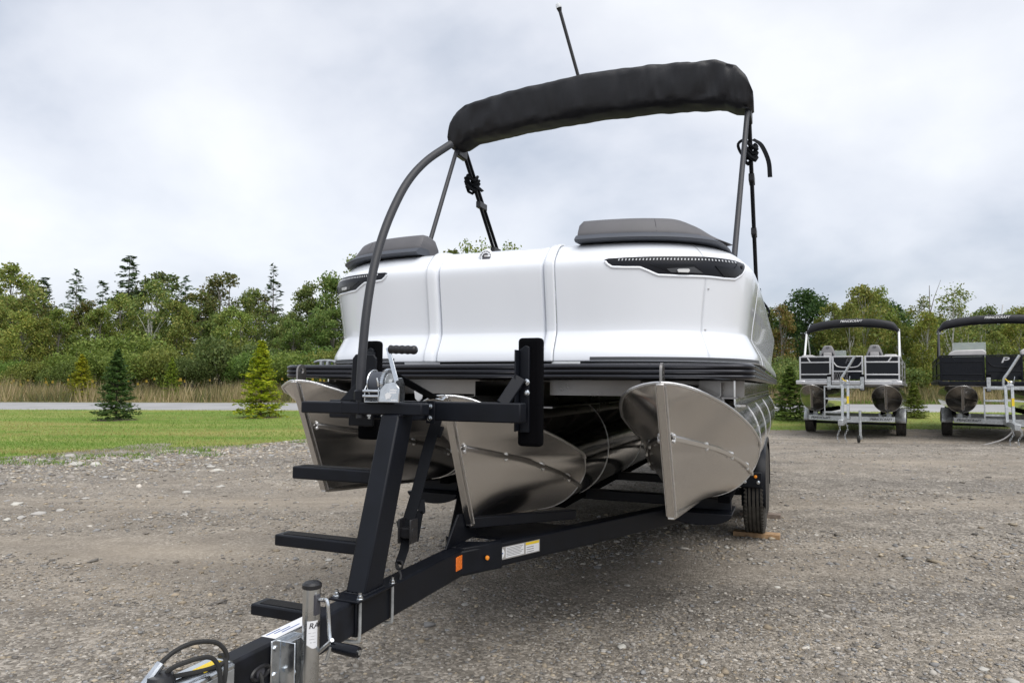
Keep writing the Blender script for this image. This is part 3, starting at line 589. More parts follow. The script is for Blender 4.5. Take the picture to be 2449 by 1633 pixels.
# behind the boat, tops seen over its gate
for px, yt, d, w in ((1075, 592, 52, 0.8), (1118, 572, 50, 0.55), (1165, 580, 53, 0.6), (1210, 575, 50, 0.6), (1250, 598, 52, 0.7), (1000, 640, 52, 1.0), (1330, 640, 54, 1.0)): plant('loose' if w > 0.75 else 'thin', px, yt, d, w * 1.3, tint=(1.0, 1.05, 0.8))
for px, yt, d in ((960, 700, 48), (1050, 690, 48), (1180, 690, 49), (1300, 690, 48), (1420, 690, 49), (1540, 690, 48), (1660, 700, 48), (1760, 705, 48)): plant('leafy', px, yt, d, 1.2)
for px in range(950, 1840, 110): plant('bush', px, 815 + (px * 7) % 25, 42, 1.5)
# right: the wood behind the parked boats
plant('dark', 1925, 697, 38, 1.05, 'broad dark green maple beside the parked boat with fishing seats', (1.15, 1.25, 1.1))
plant('dark', 2090, 703, 46, 1.0, 'rounded dark green crown showing between yellowing birches', (1.15, 1.25, 0.95))
plant('brown', 1870, 730, 36, 0.9, 'small tree with reddish leaf tips beside the dark maple', (1.2, 0.95, 0.85))
plant('leafy', 1835, 740, 42, 1.0); plant('leafy', 2165, 745, 48, 1.1); plant('leafy', 2330, 760, 50, 1.3); plant('leafy', 2250, 760, 46, 1.2); plant('leafy', 2420, 745, 48, 1.3); plant('leafy', 2490, 735, 48, 1.3); plant('leafy', 2365, 735, 58, 0.9); plant('leafy', 2025, 790, 44, 1.2); plant('leafy', 1975, 780, 46, 1.2)
for px, yt, d, w in ((2066, 678, 36, 0.9), (2108, 688, 37, 0.75), (2035, 725, 34, 0.9), (1995, 722, 35, 0.8), (2215, 745, 35, 0.9), (2150, 760, 36, 0.8), (2385, 790, 36, 1.0), (2440, 735, 40, 1.0), (1960, 760, 36, 0.7)): plant('autumn', px, yt, d, w)
plant('thin', 2207, 706, 38, 1.0); plant('thin', 2274, 684, 36, 1.25); plant('thin', 2300, 730, 38, 1.0); plant('thin', 2345, 760, 38, 1.0)
for px, yt, d, w in ((1990, 765, 50, 1.1), (2060, 760, 50, 1.1), (2130, 765, 52, 1.1), (2200, 780, 50, 1.1), (2280, 775, 50, 1.1), (2320, 790, 46, 1.2), (2400, 775, 52, 1.2), (1900, 790, 48, 1.2), (2470, 780, 46, 1.2)): plant('leafy' if px % 40 else 'light', px, yt, d, w)
plant('sparse', 2350, 738, 62, 1.1); plant('sparse', 2335, 745, 62, 1.0)
for px, yt, d, w in ((1850, 850, 32, 0.8), (1910, 845, 34, 1.0), (1980, 860, 34, 1.2), (2060, 865, 35, 1.2), (2140, 860, 35, 1.3), (2215, 865, 35, 1.1), (2290, 850, 36, 1.3), (2370, 845, 36, 1.3), (2450, 850, 36, 1.3)): plant('bush', px, yt, d, w)
# bare leaning snag by the thin birches
mb = MB(); mb.tube(catmull([(0, 0, 0), (0.05, 0, 2.5), (0.1, 0, 4.4), (0.12, 0.0, 6.0)], 3), [0.06 - 0.005 * i for i in range(10)], 6); mb.tube([(0.1, 0, 4.4), (0.35, 0, 5.3), (0.75, 0, 6.3)], [0.03, 0.02, 0.008], 5)
x = bearing(2222, 37); o = mb.build('dead_tree', 'bark_grey'); o.location = (x, 37, 0.1); tag(o, 'bare dead stem with one leaning branch among thin birches', 'dead tree')
# the wood goes on along the road to both sides
for k in range(16):
    for px in (-150 - k * 95, 2580 + k * 95):
        kd = ('leafy', 'light', 'leafy', 'brown')[k % 4]; plant(kd, px, 690 + (k * 37) % 60, 46 + (k * 5) % 9, 1.2, 'tree of the wood where it goes on along the %s' % ('meadow past the pale tall tree' if px < 0 else 'road past the parked boats'))['group'] = 'trees of the wood farther along the road'
# young spruces
plant('young', 281, 842, 20.0, 1.1, 'dark green young spruce standing on the lawn', (0.85, 1.05, 1.0), zb=0.0)
plant('young', 626, 821, 21.2, 1.12, 'bright yellow-green young spruce on the lawn near the boat', (4.3, 3.3, 0.7), zb=0.0)
plant('young', 196, 852, 33.5, 1.1, 'golden yellow young spruce in the tall meadow grass', (4.0, 2.7, 0.6), zb=0.0)
plant('young', 412, 858, 33.5, 0.85, 'small fresh green young spruce in the tall meadow grass', (2.4, 2.2, 0.8), zb=0.0)
plant('young', 1888, 880, 20.9, 1.5, 'green young spruce on the grass beside the parked boat trailer', (1.5, 1.5, 1.1), zb=-0.03)
plant('young', 2183, 918, 21.5, 1.3, 'young spruce half hidden behind the fender of the parked trailer', (1.9, 1.6, 0.9), zb=-0.03)
mb = MB()
for (px, d) in ((281, 20.0), (626, 21.2)):
    mb = MB(); x = bearing(px, d); mb.add([(x, d, 0.05)] + [(x + math.cos(a) * 0.62 * random.uniform(0.8, 1.15), d + math.sin(a) * 0.5, 0.012) for a in lin(0, 5.9, 17)], [(0, i, i % 17 + 1) for i in range(1, 18)]); o = mb.build('soil_ring', 'mat_soil')
    tag(o, 'bare brown soil ring round the %s young spruce on the lawn' % ('dark green' if px < 400 else 'yellow-green'), 'soil')

# ================================================================== THE BIG WHITE PONTOON BOAT (local axes: u right, v aft, w up; w=0 underside of deck)
def boat_matrix(w0):
    m = Matrix.Identity(4)
    for i in range(3): m[i][0], m[i][1], m[i][2] = AU[i], AV[i], AW[i]
    p = l2w((0, 0, w0)); m[0][3], m[1][3], m[2][3] = p; return m
OFF = Vector((0, 0, 0.80))
boat = empty('pontoon_boat', boat_matrix(-0.80))
tag(boat, 'large white pontoon boat with polished aluminium tubes and rolled black sunshade', 'boat')
LEN = 7.2

def pontoon(par, u0, vtop, vb, wb, c, r, vring, end, nose='alu_nose', tubem='alu_tube', eye=True, bands=(), strake=True, seg=28):
    """one float: tube, two nose plates, stem bar, keel, edge beads, strakes, lifting eye"""
    top = c + r
    def stem(t): return Vector((u0, vtop + (vb - vtop) * t, top + (wb - top) * t))
    EV = [(0, 0.0), (15, 0.035), (25, 0.055), (34, 0.11), (47, 0.25), (60, 0.415), (75, 0.675), (90, 0.93), (110, 1.0), (180, 1.0)]
    def ev(ph): return vtop + (vring - vtop) * interp(EV, math.degrees(ph))
    def edge(t, sd_):
        ph = math.pi * t; v = ev(ph)
        return Vector((u0 + sd_ * r * math.sin(ph), v, c + r * math.cos(ph)))
    def S(t, s, sd_):
        a, b = stem(t), edge(t, sd_); p = a.lerp(b, s); p.x += sd_ * 0.022 * r / 0.34 * math.sin(math.pi * s) * math.sin(math.pi * min(1, t * 1.05)); return p
    tube_ = MB(); rows = []
    for i in range(7):
        f = i / 6; rows.append([Vector((u0 + r * math.sin(a), ev(abs(a)) * (1 - f) + vring * f, c + r * math.cos(a))) for a in [R(115) * (k / 20 - 1) for k in range(41)]])
    tube_.grid(rows)
    rows = [[(u0 + r * math.sin(2 * math.pi * k / 48), v, c + r * math.cos(2 * math.pi * k / 48)) for k in range(48)] for v in lin(vring, end, 14)]
    tube_.grid(rows, True); tube_.lathe([(r, 0), (r * 0.7, 0.12), (0.0, 0.16)], (u0, end, c), (0, 1, 0), 48)
    tb = tube_.build('tube', tubem, par, 50)
    for sd_ in (-1, 1):
        mb = MB(); mb.grid([[S(t, s, sd_) for s in lin(0, 1, 13)] for t in lin(0.0, 1, 37)]); mb.build('nose_plate', nose, par, 60)
        mb = MB(); mb.tube([edge(t, sd_) + Vector((sd_ * 0.002, -0.004, 0.002)) for t in lin(0.0, 0.52, 40)], 0.0075, 6); mb.tube([edge(t, sd_) for t in lin(0.52, 0.97, 16)], 0.004, 6); mb.build('edge_bead', 'alu_weld', par)
        # crease line pressed into the plate below its upper lip
        if strake:
            path = [S(0.40 + 0.285 * s, 0.06 + 0.94 * s, sd_) + Vector((sd_ * 0.008, -0.006, 0)) for s in lin(0, 1, 12)]
            mb = MB(); mb.strap(path, 0.022, 0.016, (0, 0, 1)); st = mb.build('spray_strake', nose, par, 30, bevel=0.003)
            mb = MB()
            for s in (0.06, 0.34, 0.62, 0.9):
                p = path[int(s * 11)]
                for dz in (0.012, -0.012): mb.lathe([(0.0, -0.006), (0.011, -0.002), (0.009, 0.006), (0.0, 0.010)], p + Vector((0, 0, dz)), (sd_, -0.6, 0), 8)
            mb.build('weld', 'alu_weld', st)
    sb = MB(); path = [stem(t) + Vector((0, -0.006, 0)) for t in lin(0, 1, 10)]; sb.strap(path, 0.034, 0.016, (1, 0, 0)); sb.build('stem_bar', nose, par, 30, bevel=0.003)
    wb_ = MB()
    for sd_ in (-1, 1): wb_.tube([stem(t) + Vector((sd_ * 0.02, 0.008, 0)) for t in lin(0.02, 1, 24)], 0.0045, 5)
    wb_.build('stem_weld', 'alu_weld', par)
    kb = MB(); kb.strap([stem(1) + Vector((0, -0.01, -0.004)), stem(1) + Vector((0, 0.1, -0.014)), Vector((u0, vring, c - r - 0.006)), Vector((u0, end - 0.3, c - r - 0.006))], 0.03, 0.016, (1, 0, 0)); kb.build('keel', nose, par, 30, bevel=0.003)
    for v in bands:
        mb = MB(); mb.tube([(u0 + (r + 0.002) * math.sin(2 * math.pi * k / 48), v, c + (r + 0.002) * math.cos(2 * math.pi * k / 48)) for k in range(48)], 0.0022, 6, closed=True); mb.build('weld_band', 'alu_weld', par)
    if eye:
        mb = MB(); n = 14; o_r, i_r, hh, th = 0.034, 0.015, 0.055, 0.011; c0 = Vector((u0, vtop + 0.05, top)); ang = lin(0, math.pi, n)
        outer = [(-o_r, 0)] + [(-o_r * math.cos(a), hh + o_r * math.sin(a)) for a in ang] + [(o_r, 0)]
        ring = []
        k = len(outer)
        hole = [(i_r * math.cos(math.pi + 2 * math.pi * j / k - 0.9), hh + i_r * math.sin(math.pi - 2 * math.pi * j / k + 0.9)) for j in range(k)]
        dirv = Vector((0.0, 1, 0)); 
        vs = []
        for sgn in (-1, 1):
            for pts in (outer, hole):
                for a, b in pts: vs.append(c0 + dirv * a + Vector((sgn * th / 2, 0, 0)) + Vector((0, 0, b)))
        # fill the lug face by pairing each outer point with its nearest hole angle
        hole = []
        for a, b in outer:
            an = math.atan2(b - hh, a); hole.append((i_r * math.cos(an), hh + i_r * math.sin(an)))
        vs = []
        for sgn in (-1, 1):
            for pts in (outer, hole):
                for a, b in pts: vs.append(c0 + dirv * a + Vector((sgn * th / 2, 0, 0)) + Vector((0, 0, b)))
        fs = []
        for i in range(k):
            j = (i + 1) % k; fs += [(i, j, k + j, k + i), (2 * k + j, 2 * k + i, 3 * k + i, 3 * k + j), (i, 2 * k + i, 2 * k + j, j), (k + i, k + j, 3 * k + j, 3 * k + i)]
        mb.add(vs, fs); mb.box(u0 - 0.02, u0 + 0.02, vtop + 0.005, vtop + 0.10, top - 0.004, top + 0.008); mb.build('lifting_eye', 'alu_bracket', par, 30)
    return tb
def part_empty(name, par):
    o = bpy.data.objects.new(name, None); COL.objects.link(o); o.parent = par; o.empty_display_size = 0.1; return o
BANDS = (1.24, 2.35, 3.9)
for u0, vt, vb, wb, c, r, vr in ((-0.945, -0.30, -0.03, -0.615, -0.36, 0.34, 1.15), (0.0, -0.42, -0.15, -0.70, -0.43, 0.345, 0.74), (0.945, -0.30, -0.03, -0.615, -0.36, 0.34, 1.15)):
    f_ = part_empty('pontoon', boat); pontoon(f_, u0, vt, vb, wb, c, r, vr, 6.6, bands=BANDS, eye=(u0 != 0))

# deck: ribbed dark rail all round, ply underside, cross channels
def deck_path():
    P = [(-1.285, LEN), (-1.285, 0.10)]
    for a in lin(180, 270, 9): P.append((-1.185 + 0.10 * math.cos(R(a)), 0.11 + 0.10 * math.sin(R(a))))
    for f in lin(-0.95, 0.95, 15): P.append((f * 1.185, 0.005 - 0.035 * (1 - f * f)))
    for a in lin(270, 360, 9): P.append((1.185 + 0.10 * math.cos(R(a)), 0.11 + 0.10 * math.sin(R(a))))
    P += [(1.285, 0.10), (1.285, LEN)]
    return P
DP = deck_path()
prof = []
for k in range(19):
    f = k / 18; prof.append((0.012 + 0.011 * abs(math.sin(math.pi * 3 * f)) ** 0.6 - 0.004 * (abs(f - 0.5) * 2) ** 6, 0.001 + 0.071 * f))
rows = []
for i, p in enumerate(DP):
    a = Vector(DP[max(0, i - 1)]); b = Vector(DP[min(len(DP) - 1, i + 1)]); t = (b - a).normalized(); n_ = Vector((t.y, -t.x))
    rows.append([(p[0] - n_.x * 0.03, p[1] - n_.y * 0.03, 0.001)] + [(p[0] + n_.x * d, p[1] + n_.y * d, w) for d, w in prof] + [(p[0] + n_.x * 0.004, p[1] + n_.y * 0.004, 0.0745), (p[0] - n_.x * 0.03, p[1] - n_.y * 0.03, 0.0745)])
mb = MB(); mb.grid(rows); mb.build('deck_rail', 'rail', boat, 50)
poly = [(p[0] * 0.99, p[1] + 0.02) for p in DP]
mb = MB(); mb.prism([(x, y, 0.012) for x, y in poly], (0, 0, 0.05)); mb.build('deck', 'deck_under', boat, 0)
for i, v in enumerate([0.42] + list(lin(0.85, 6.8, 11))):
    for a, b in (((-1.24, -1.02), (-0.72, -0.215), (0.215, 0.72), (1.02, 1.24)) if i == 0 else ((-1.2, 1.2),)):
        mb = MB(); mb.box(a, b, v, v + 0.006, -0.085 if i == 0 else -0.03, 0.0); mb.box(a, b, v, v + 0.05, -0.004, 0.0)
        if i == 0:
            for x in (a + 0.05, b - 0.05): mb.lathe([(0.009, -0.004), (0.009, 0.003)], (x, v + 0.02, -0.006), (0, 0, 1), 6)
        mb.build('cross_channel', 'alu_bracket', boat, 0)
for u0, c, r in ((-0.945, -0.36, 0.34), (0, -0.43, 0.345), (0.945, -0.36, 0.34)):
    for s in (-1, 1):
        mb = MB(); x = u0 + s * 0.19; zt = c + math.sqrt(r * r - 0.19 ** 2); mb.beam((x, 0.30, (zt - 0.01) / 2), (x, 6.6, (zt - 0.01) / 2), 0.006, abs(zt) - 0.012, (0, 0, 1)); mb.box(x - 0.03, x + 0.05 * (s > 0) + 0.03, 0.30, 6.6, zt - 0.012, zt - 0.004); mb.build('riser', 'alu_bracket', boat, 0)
# outer splash shelf on the right float
for s in (-1, 1):
    mb = MB(); mb.box(s * 1.20 - 0.004, s * 1.20 + 0.004, 0.32, 6.6, -0.12, -0.002); mb.box(min(s * 1.20, s * 1.25), max(s * 1.20, s * 1.25), 0.32, 6.6, -0.128, -0.118); mb.build('splash_shelf', 'alu_tube', boat, 0)
# cleat on the front left deck corner
q = onw(PA(310, 288), 0.09); mb = MB(); cx_, cy_ = -1.06, 0.10
mb.tube(catmull([(cx_ - 0.075, cy_, 0.092), (cx_ - 0.04, cy_, 0.101), (cx_ + 0.04, cy_, 0.101), (cx_ + 0.075, cy_, 0.092)], 4), 0.008, 8); mb.box(cx_ - 0.03, cx_ - 0.015, cy_ - 0.012, cy_ + 0.012, 0.074, 0.097); mb.box(cx_ + 0.015, cx_ + 0.03, cy_ - 0.012, cy_ + 0.012, 0.074, 0.097); mb.build('cleat', 'galv', boat)

# white panels -------------------------------------------------
PLAN = catmull([(0.312, 0.24, 0), (0.3115, 0.13, 0), (0.3155, 0.098, 0), (0.338, 0.086, 0), (0.45, 0.084, 0), (0.62, 0.09, 0), (0.80, 0.125, 0), (0.96, 0.20, 0), (1.09, 0.315, 0), (1.18, 0.46, 0), (1.235, 0.64, 0), (1.25, 0.9, 0), (1.255, 1.6, 0), (1.255, 3.0, 0), (1.255, 4.6, 0), (1.255, 6.4, 0)], 10)
PN = []
for i, p in enumerate(PLAN):
    t = (PLAN[min(len(PLAN) - 1, i + 1)] - PLAN[max(0, i - 1)]).normalized(); n_ = Vector((t.y, -t.x, 0))
    if i < 42: n_ = Vector((0, -1, 0)).lerp(n_, sstep(36, 42, i)).normalized()
    PN.append(n_)
PROF = [(0.088, 0.055), (0.11, 0.054), (0.14, 0.047), (0.185, 0.024), (0.218, 0.007), (0.234, 0.0), (0.247, -0.002), (0.29, 0.001), (0.38, 0.014), (0.47, 0.028), (0.535, 0.037), (0.565, 0.039), (0.585, 0.036), (0.602, 0.027), (0.625, 0.008), (0.65, -0.018), (0.672, -0.046), (0.688, -0.078), (0.695, -0.11), (0.696, -0.15)]
PROF = [(p.x, p.y) for p in catmull([(a, b, 0) for a, b in PROF], 3)]
def pdep(w): return interp(PROF, w)
def psurf(i, w, sd_, extra=0.0):
    """point on the panel skin at plan index i (float) and height w"""
    k = int(min(len(PLAN) - 2, max(0, math.floor(i)))); f = i - k; p = PLAN[k].lerp(PLAN[k + 1], f); n_ = PN[k].lerp(PN[k + 1], f).normalized(); d = pdep(w) + extra
    return Vector((sd_ * (p.x + n_.x * d), p.y + n_.y * d, w))
def top_w(i): return 1.0
SEAM1, SEAM2 = 33.0, 77.0
# plan index of the seam that shows at photo x=1689 and of an image column on the right panel
IDX = list(np.linspace(0, len(PLAN) - 1, 600))
PXS = [proj(l2w(psurf(i, 0.55, 1)))[0] for i in IDX]
vis = [k for k in range(600) if 36 <= IDX[k] <= 112]
def idx_at(px): return float(np.interp(px, [PXS[k] for k in vis], [IDX[k] for k in vis]))
def pix_sw(px, py):
    i = idx_at(px); v = psurf(i, 0.55, 1)[1]; return i, onv((px, py), v)[2]
SEAM2 = idx_at(1689)
def panel(name, i0, i1, sd_, n, w0=0, m='gelcoat'):
    I = [i0 + (i1 - i0) * k / n for k in range(n + 1)]
    mb = MB(); mb.grid([[psurf(i, w, sd_, 0) if True else 0 for w, d in PROF] for i in I]); return mb.build(name, m, boat, 45, solid=0.012)
for s in (-1, 1):
    panel('edge_panel', 0, SEAM1 - 0.06, s, 30); panel('corner_panel', SEAM1 + 0.06, SEAM2 - 0.05, s, 60); panel('bow_quarter_panel', SEAM2 + 0.05, 112, s, 44); panel('side_panel', 112.03, len(PLAN) - 1.0, s, 24)
    # dark kick strip below the panel
    mb = MB(); rows = []
    for k in range(40):
        i = 44 + (118 - 44) * k / 39; rows.append([psurf(i, 0.115, s, -0.004 - 0.004), psurf(i, 0.0745, s, -0.006 + pdep(0.088) - pdep(0.0745))])
    mb.grid(rows); 
    mb = MB(); mb.grid([[psurf(43 + (125 - 43) * k / 40, 0.09, s, 0.001), psurf(43 + (125 - 43) * k / 40, 0.0895, s, -0.02), psurf(43 + (125 - 43) * k / 40, 0.0748, s, -0.02)] for k in range(41)]); mb.build('kick_strip', 'rail', boat, 30)
    mb = MB(); mb.grid([[psurf(46 + (105 - 46) * k / 40, w, s, 0.0015) for w in (0.093, 0.101, 0.109)] for k in range(41)]); mb.build('toe_trim', 'housing_panel', boat, 30)
    # rivets beside the seams
    mb = MB()
    for i, w in ((SEAM1 - 1.2, 0.55), (SEAM1 - 1.2, 0.27), (SEAM2 + 1.3, 0.45), (SEAM2 + 1.3, 0.25)): p = psurf(i, w, s, 0.001); mb.lathe([(0.006, 0), (0.004, 0.003), (0, 0.0035)], p, PN[int(i)] * Vector((s, 1, 1)), 8)
    mb.build('rivet', 'alu_frame', boat)
# centre gate
rows = []
GU = [-0.305, -0.3045, -0.302, -0.297, -0.287] + lin(-0.27, 0.27, 11) + [0.287, 0.297, 0.302, 0.3045, 0.305]
for x in GU:
    e_ = max(0, (abs(x) - 0.285) / 0.020); back = 0.10 * e_ ** 4; rows.append([(x, 0.088 - pdep(w) * (1 - 0.0) + back + (0.02 if w > 0.66 else 0.0) * 0, w + (0.0)) for w, d in PROF])
mb = MB(); mb.grid(rows); gate = mb.build('gate_panel', 'gelcoat', boat, 45, solid=0.012)
mb = MB(); mb.box(-0.313, 0.313, 0.145, 0.16, 0.075, 0.64); mb.build('gate_jamb', 'plastic', boat, 0)
mb = MB(); mb.box(-0.30, 0.30, 0.20, 0.26, 0.668, 0.69); mb.build('gate_top_rail', 'plastic', boat, 0, bevel=0.004)
mb = MB(); mb.box(-0.29, 0.29, 0.07, 0.10, 0.0748, 0.088); mb.build('gate_sill', 'deck_under', boat, 0)
# round emblem on the gate's rolled top
wE = 0.648; pE = Vector((-0.04, 0.088 - pdep(wE), wE)); dw = 0.004; tE = (Vector((0, -(pdep(wE + dw) - pdep(wE - dw)), 2 * dw))).normalized(); nE = Vector((1, 0, 0)).cross(tE).normalized()
if nE.z < 0: nE = -nE
nE = (nE + Vector((0, -1.1, -0.25))).normalized(); tE = nE.cross(Vector((1, 0, 0))).normalized()
if tE.z < 0: tE = -tE
em = MB(); em.lathe([(0.042, -0.03), (0.042, 0.006), (0.037, 0.010), (0.0, 0.0102)], pE, nE, 32); em_o = em.build('emblem', 'gelcoat', gate)
XE = Vector((1, 0, 0)); c0 = pE + nE * 0.0108
def ept(r_, a): return c0 + XE * (r_ * math.cos(a)) + tE * (r_ * math.sin(a))
mb = MB(); mb.tube([ept(0.031, 2 * math.pi * k / 32) for k in range(32)], 0.0012, 4, closed=True)
mb.add([ept(0.019, a) + nE * 0.0002 for a in lin(R(20), R(215), 14)] + [ept(0.0, 0) + nE * 0.0002], [tuple(range(15))])
mb.add([ept(0.030, R(228)) + nE * 0.0002] + [ept(0.030, a) + nE * 0.0002 for a in lin(R(240), R(345), 10)] + [ept(0.028, R(-6)) + nE * 0.0002, ept(0.012, R(-20)) + nE * 0.0002, ept(0.012, R(200)) + nE * 0.0002], [tuple(range(14))])
for k in range(6):
    a = R(160 - k * 28); mb.add([ept(0.0235, a - 0.09), ept(0.0235, a + 0.09), ept(0.0285, a + 0.11), ept(0.0285, a - 0.11)], [(0, 1, 2, 3)])
mb.build('emblem_mark', 'ink', em_o, 0)
text('BRP', 0.012, 'white_print', em_o, c0 + nE * 0.001 + XE * 0.004 - tE * 0.0, XE, tE, shear=0.25)

# light clusters -----------------------------------------------
def lamp_poly(px_pts): return [pix_sw(1400 + x / 5.88, 590 + y / 5.88) for x, y in px_pts]
HL = lamp_poly([(268, 182), (285, 168), (800, 137), (1250, 130), (1700, 134), (1960, 158), (2150, 188), (2272, 240), (2235, 320), (2190, 385), (2110, 442), (1950, 432), (1700, 404), (1350, 394), (1020, 380), (890, 325), (765, 276), (560, 276), (375, 270), (310, 232)])
def surf_poly(mb, poly, sd_, e0, e1):
    """closed slab on the panel skin: poly in (plan index, w); front face made of strips so that it follows the curve"""
    I = [p[0] for p in poly]; cols = sorted(set([min(I) + (max(I) - min(I)) * k / 50 for k in range(51)])); top = []; bot = []
    for i in cols:
        ws = []
        for k in range(len(poly)):
            a, b = poly[k], poly[(k + 1) % len(poly)]
            if (a[0] - i) * (b[0] - i) <= 0 and abs(a[0] - b[0]) > 1e-9: t = (i - a[0]) / (b[0] - a[0]); ws.append(a[1] + (b[1] - a[1]) * t)
        if len(ws) >= 2: top.append((i, max(ws))); bot.append((i, min(ws)))
    rows = []
    for (i, wt_), (_, wb_) in zip(top, bot):
        rows.append([psurf(i, wb_, sd_, e0), psurf(i, wb_, sd_, e1), psurf(i, wb_ * 0.67 + wt_ * 0.33, sd_, e1), psurf(i, wb_ * 0.33 + wt_ * 0.67, sd_, e1), psurf(i, wt_, sd_, e1), psurf(i, wt_, sd_, e0)])
    mb.grid(rows); n = len(rows); m = 6; base = len(mb.v) - n * m
    mb.f.append(tuple(base + k for k in range(m))); mb.f.append(tuple(base + (n - 1) * m + k for k in range(m - 1, -1, -1)))
for s in (-1, 1):
    mb = MB(); surf_poly(mb, HL, s, -0.006, 0.003); hl = mb.build('light_cluster', 'housing', boat, 35)
    # raised white lip round the lower edge
    low = [HL[k] for k in range(7, 20)] + [HL[0]]; pp = []
    for a, b in zip(low[:-1], low[1:]):
        for f in lin(0, 0.8, 5): pp.append((a[0] + (b[0] - a[0]) * f, a[1] + (b[1] - a[1]) * f))
    mb = MB(); mb.tube([psurf(i, w - 0.006, s, -0.002) for i, w in pp], 0.0085, 8); mb.build('lip', 'gelcoat', hl, 60)
    lo, hi = pix_sw(1400 + 445 / 5.88, 590 + 185 / 5.88), pix_sw(1400 + 2125 / 5.88, 590 + 215 / 5.88)
    led = MB()
    for k in range(35):
        px = 1400 + (460 + k * 49.0) / 5.88; yy = interp([(460, 184), (1100, 172), (1700, 178), (1950, 196), (2130, 216)], 460 + k * 49.0); i, w = pix_sw(px, 590 + yy / 5.88); i2, _ = pix_sw(px + 2.6, 590 + yy / 5.88)
        led.add([psurf(i, w - 0.0045, s, 0.0042), psurf(i2, w - 0.0045, s, 0.0042), psurf(i2 + 0.15, w + 0.0045, s, 0.0042), psurf(i + 0.15, w + 0.0045, s, 0.0042), psurf(i, w - 0.0045, s, 0.002), psurf(i2, w - 0.0045, s, 0.002), psurf(i2 + 0.15, w + 0.0045, s, 0.002), psurf(i + 0.15, w + 0.0045, s, 0.002)], [(0, 1, 2, 3), (4, 5, 1, 0), (5, 6, 2, 1), (6, 7, 3, 2), (7, 4, 0, 3)])
    led.build('led_strip', 'led', hl, 0)
    def patch(px, name, m, e0, e1):
        mbp = MB(); surf_poly(mbp, lamp_poly(px), s, e0, e1); return mbp.build(name, m, hl, 30)
    patch([(900, 252), (1530, 252), (1660, 378), (1180, 360)], 'lamp_recess', 'gloss_black', 0.002, 0.0045)
    patch([(1140, 310), (1520, 288), (1655, 376), (1200, 360)], 'lamp_floor', 'housing_panel', 0.003, 0.006)
    patch([(1282, 330), (1300, 318), (1440, 316), (1458, 338), (1440, 366), (1300, 362)], 'lamp_lens', 'lens', 0.005, 0.013)
    patch([(1820, 272), (2080, 312), (2160, 215), (2262, 240), (2190, 380), (2110, 436), (1940, 420), (1840, 300)], 'corner_lens', 'gloss_black', 0.002, 0.006)
    i, w = pix_sw(1400 + 2190 / 5.88, 590 + 290 / 5.88); mb = MB(); mb.lathe([(0.010, -0.004), (0.010, 0.004), (0.006, 0.005), (0.0, 0.001)], psurf(i, w, s, 0.006), PN[int(i)] * Vector((s, 1, 1)), 14); mb.build('sensor', 'plastic', hl)

# upholstered backrests ------------------------------------------
def sect(mb, s, i0, i1, n, pts, taper=None, end_round=True):
    rows = []
    for k in range(n + 1):
        i = i0 + (i1 - i0) * k / n; kk = int(i); p = PLAN[kk].lerp(PLAN[min(kk + 1, len(PLAN) - 1)], i - kk); n_ = PN[kk]; f = k / n; r_ = []
        for d, w in pts:
            ww = w
            if taper: ww, d = taper(f, d, w)
            r_.append(Vector((s * (p.x + n_.x * d), p.y + n_.y * d, ww)))
        rows.append(r_)
    mb.grid(rows, True); m = len(pts); b = len(mb.v) - len(rows) * m; mb.f.append(tuple(b + k for k in range(m))); mb.f.append(tuple(b + (len(rows) - 1) * m + k for k in range(m - 1, -1, -1)))
for s in (-1, 1):
    def tp(f, d, w):
        h = 1 - 0.9 * sstep(0.5, 0.97, f); e = 0.82 + 0.18 * sstep(0, 0.02, f); return (0.725 + (w - 0.725) * h * e, d)
    mb = MB(); sect(mb, s, 40.5, 98, 50, [(-0.045, 0.722), (-0.052, 0.75), (-0.066, 0.775), (-0.085, 0.806), (-0.105, 0.818), (-0.16, 0.822), (-0.22, 0.815), (-0.26, 0.76), (-0.26, 0.70), (-0.06, 0.70)], tp); mb.build('backrest', 'vinyl', boat, 60)
    def tb_(f, d, w): 
        dz = 0.012 * sstep(0.0, 0.07, 0.07 - f); return (0.694 + (w - 0.694) * (1 - 0.85 * sstep(0.55, 1.0, f)), d - 0.075 * sstep(0.6, 1.0, f) * (1 if d > -0.1 else 0.2))
    mb = MB(); sect(mb, s, 40.3, 105, 60, [(-0.022, 0.692), (-0.004, 0.696), (0.002, 0.702), (-0.004, 0.710), (-0.03, 0.727), (-0.05, 0.734), (-0.14, 0.735), (-0.16, 0.70)], tb_); mb.build('coaming_trim', 'vinyl_dark', boat, 60)
    mb = MB(); sect(mb, s, 104.5, len(PLAN) - 8, 24, [(-0.07, 0.690), (-0.065, 0.700), (-0.085, 0.708), (-0.14, 0.708), (-0.14, 0.69)]); mb.build('side_coaming', 'vinyl_dark', boat, 60)
    # stitched seam in the backrest
    kk = 64; p = PLAN[kk]; n_ = PN[kk]; mb = MB(); mb.tube([Vector((s * (p.x + n_.x * d), p.y + n_.y * d, w)) for d, w in ((-0.050, 0.74), (-0.064, 0.772), (-0.083, 0.803), (-0.104, 0.816), (-0.16, 0.82))], 0.0018, 5); mb.build('seam', 'ink', boat)

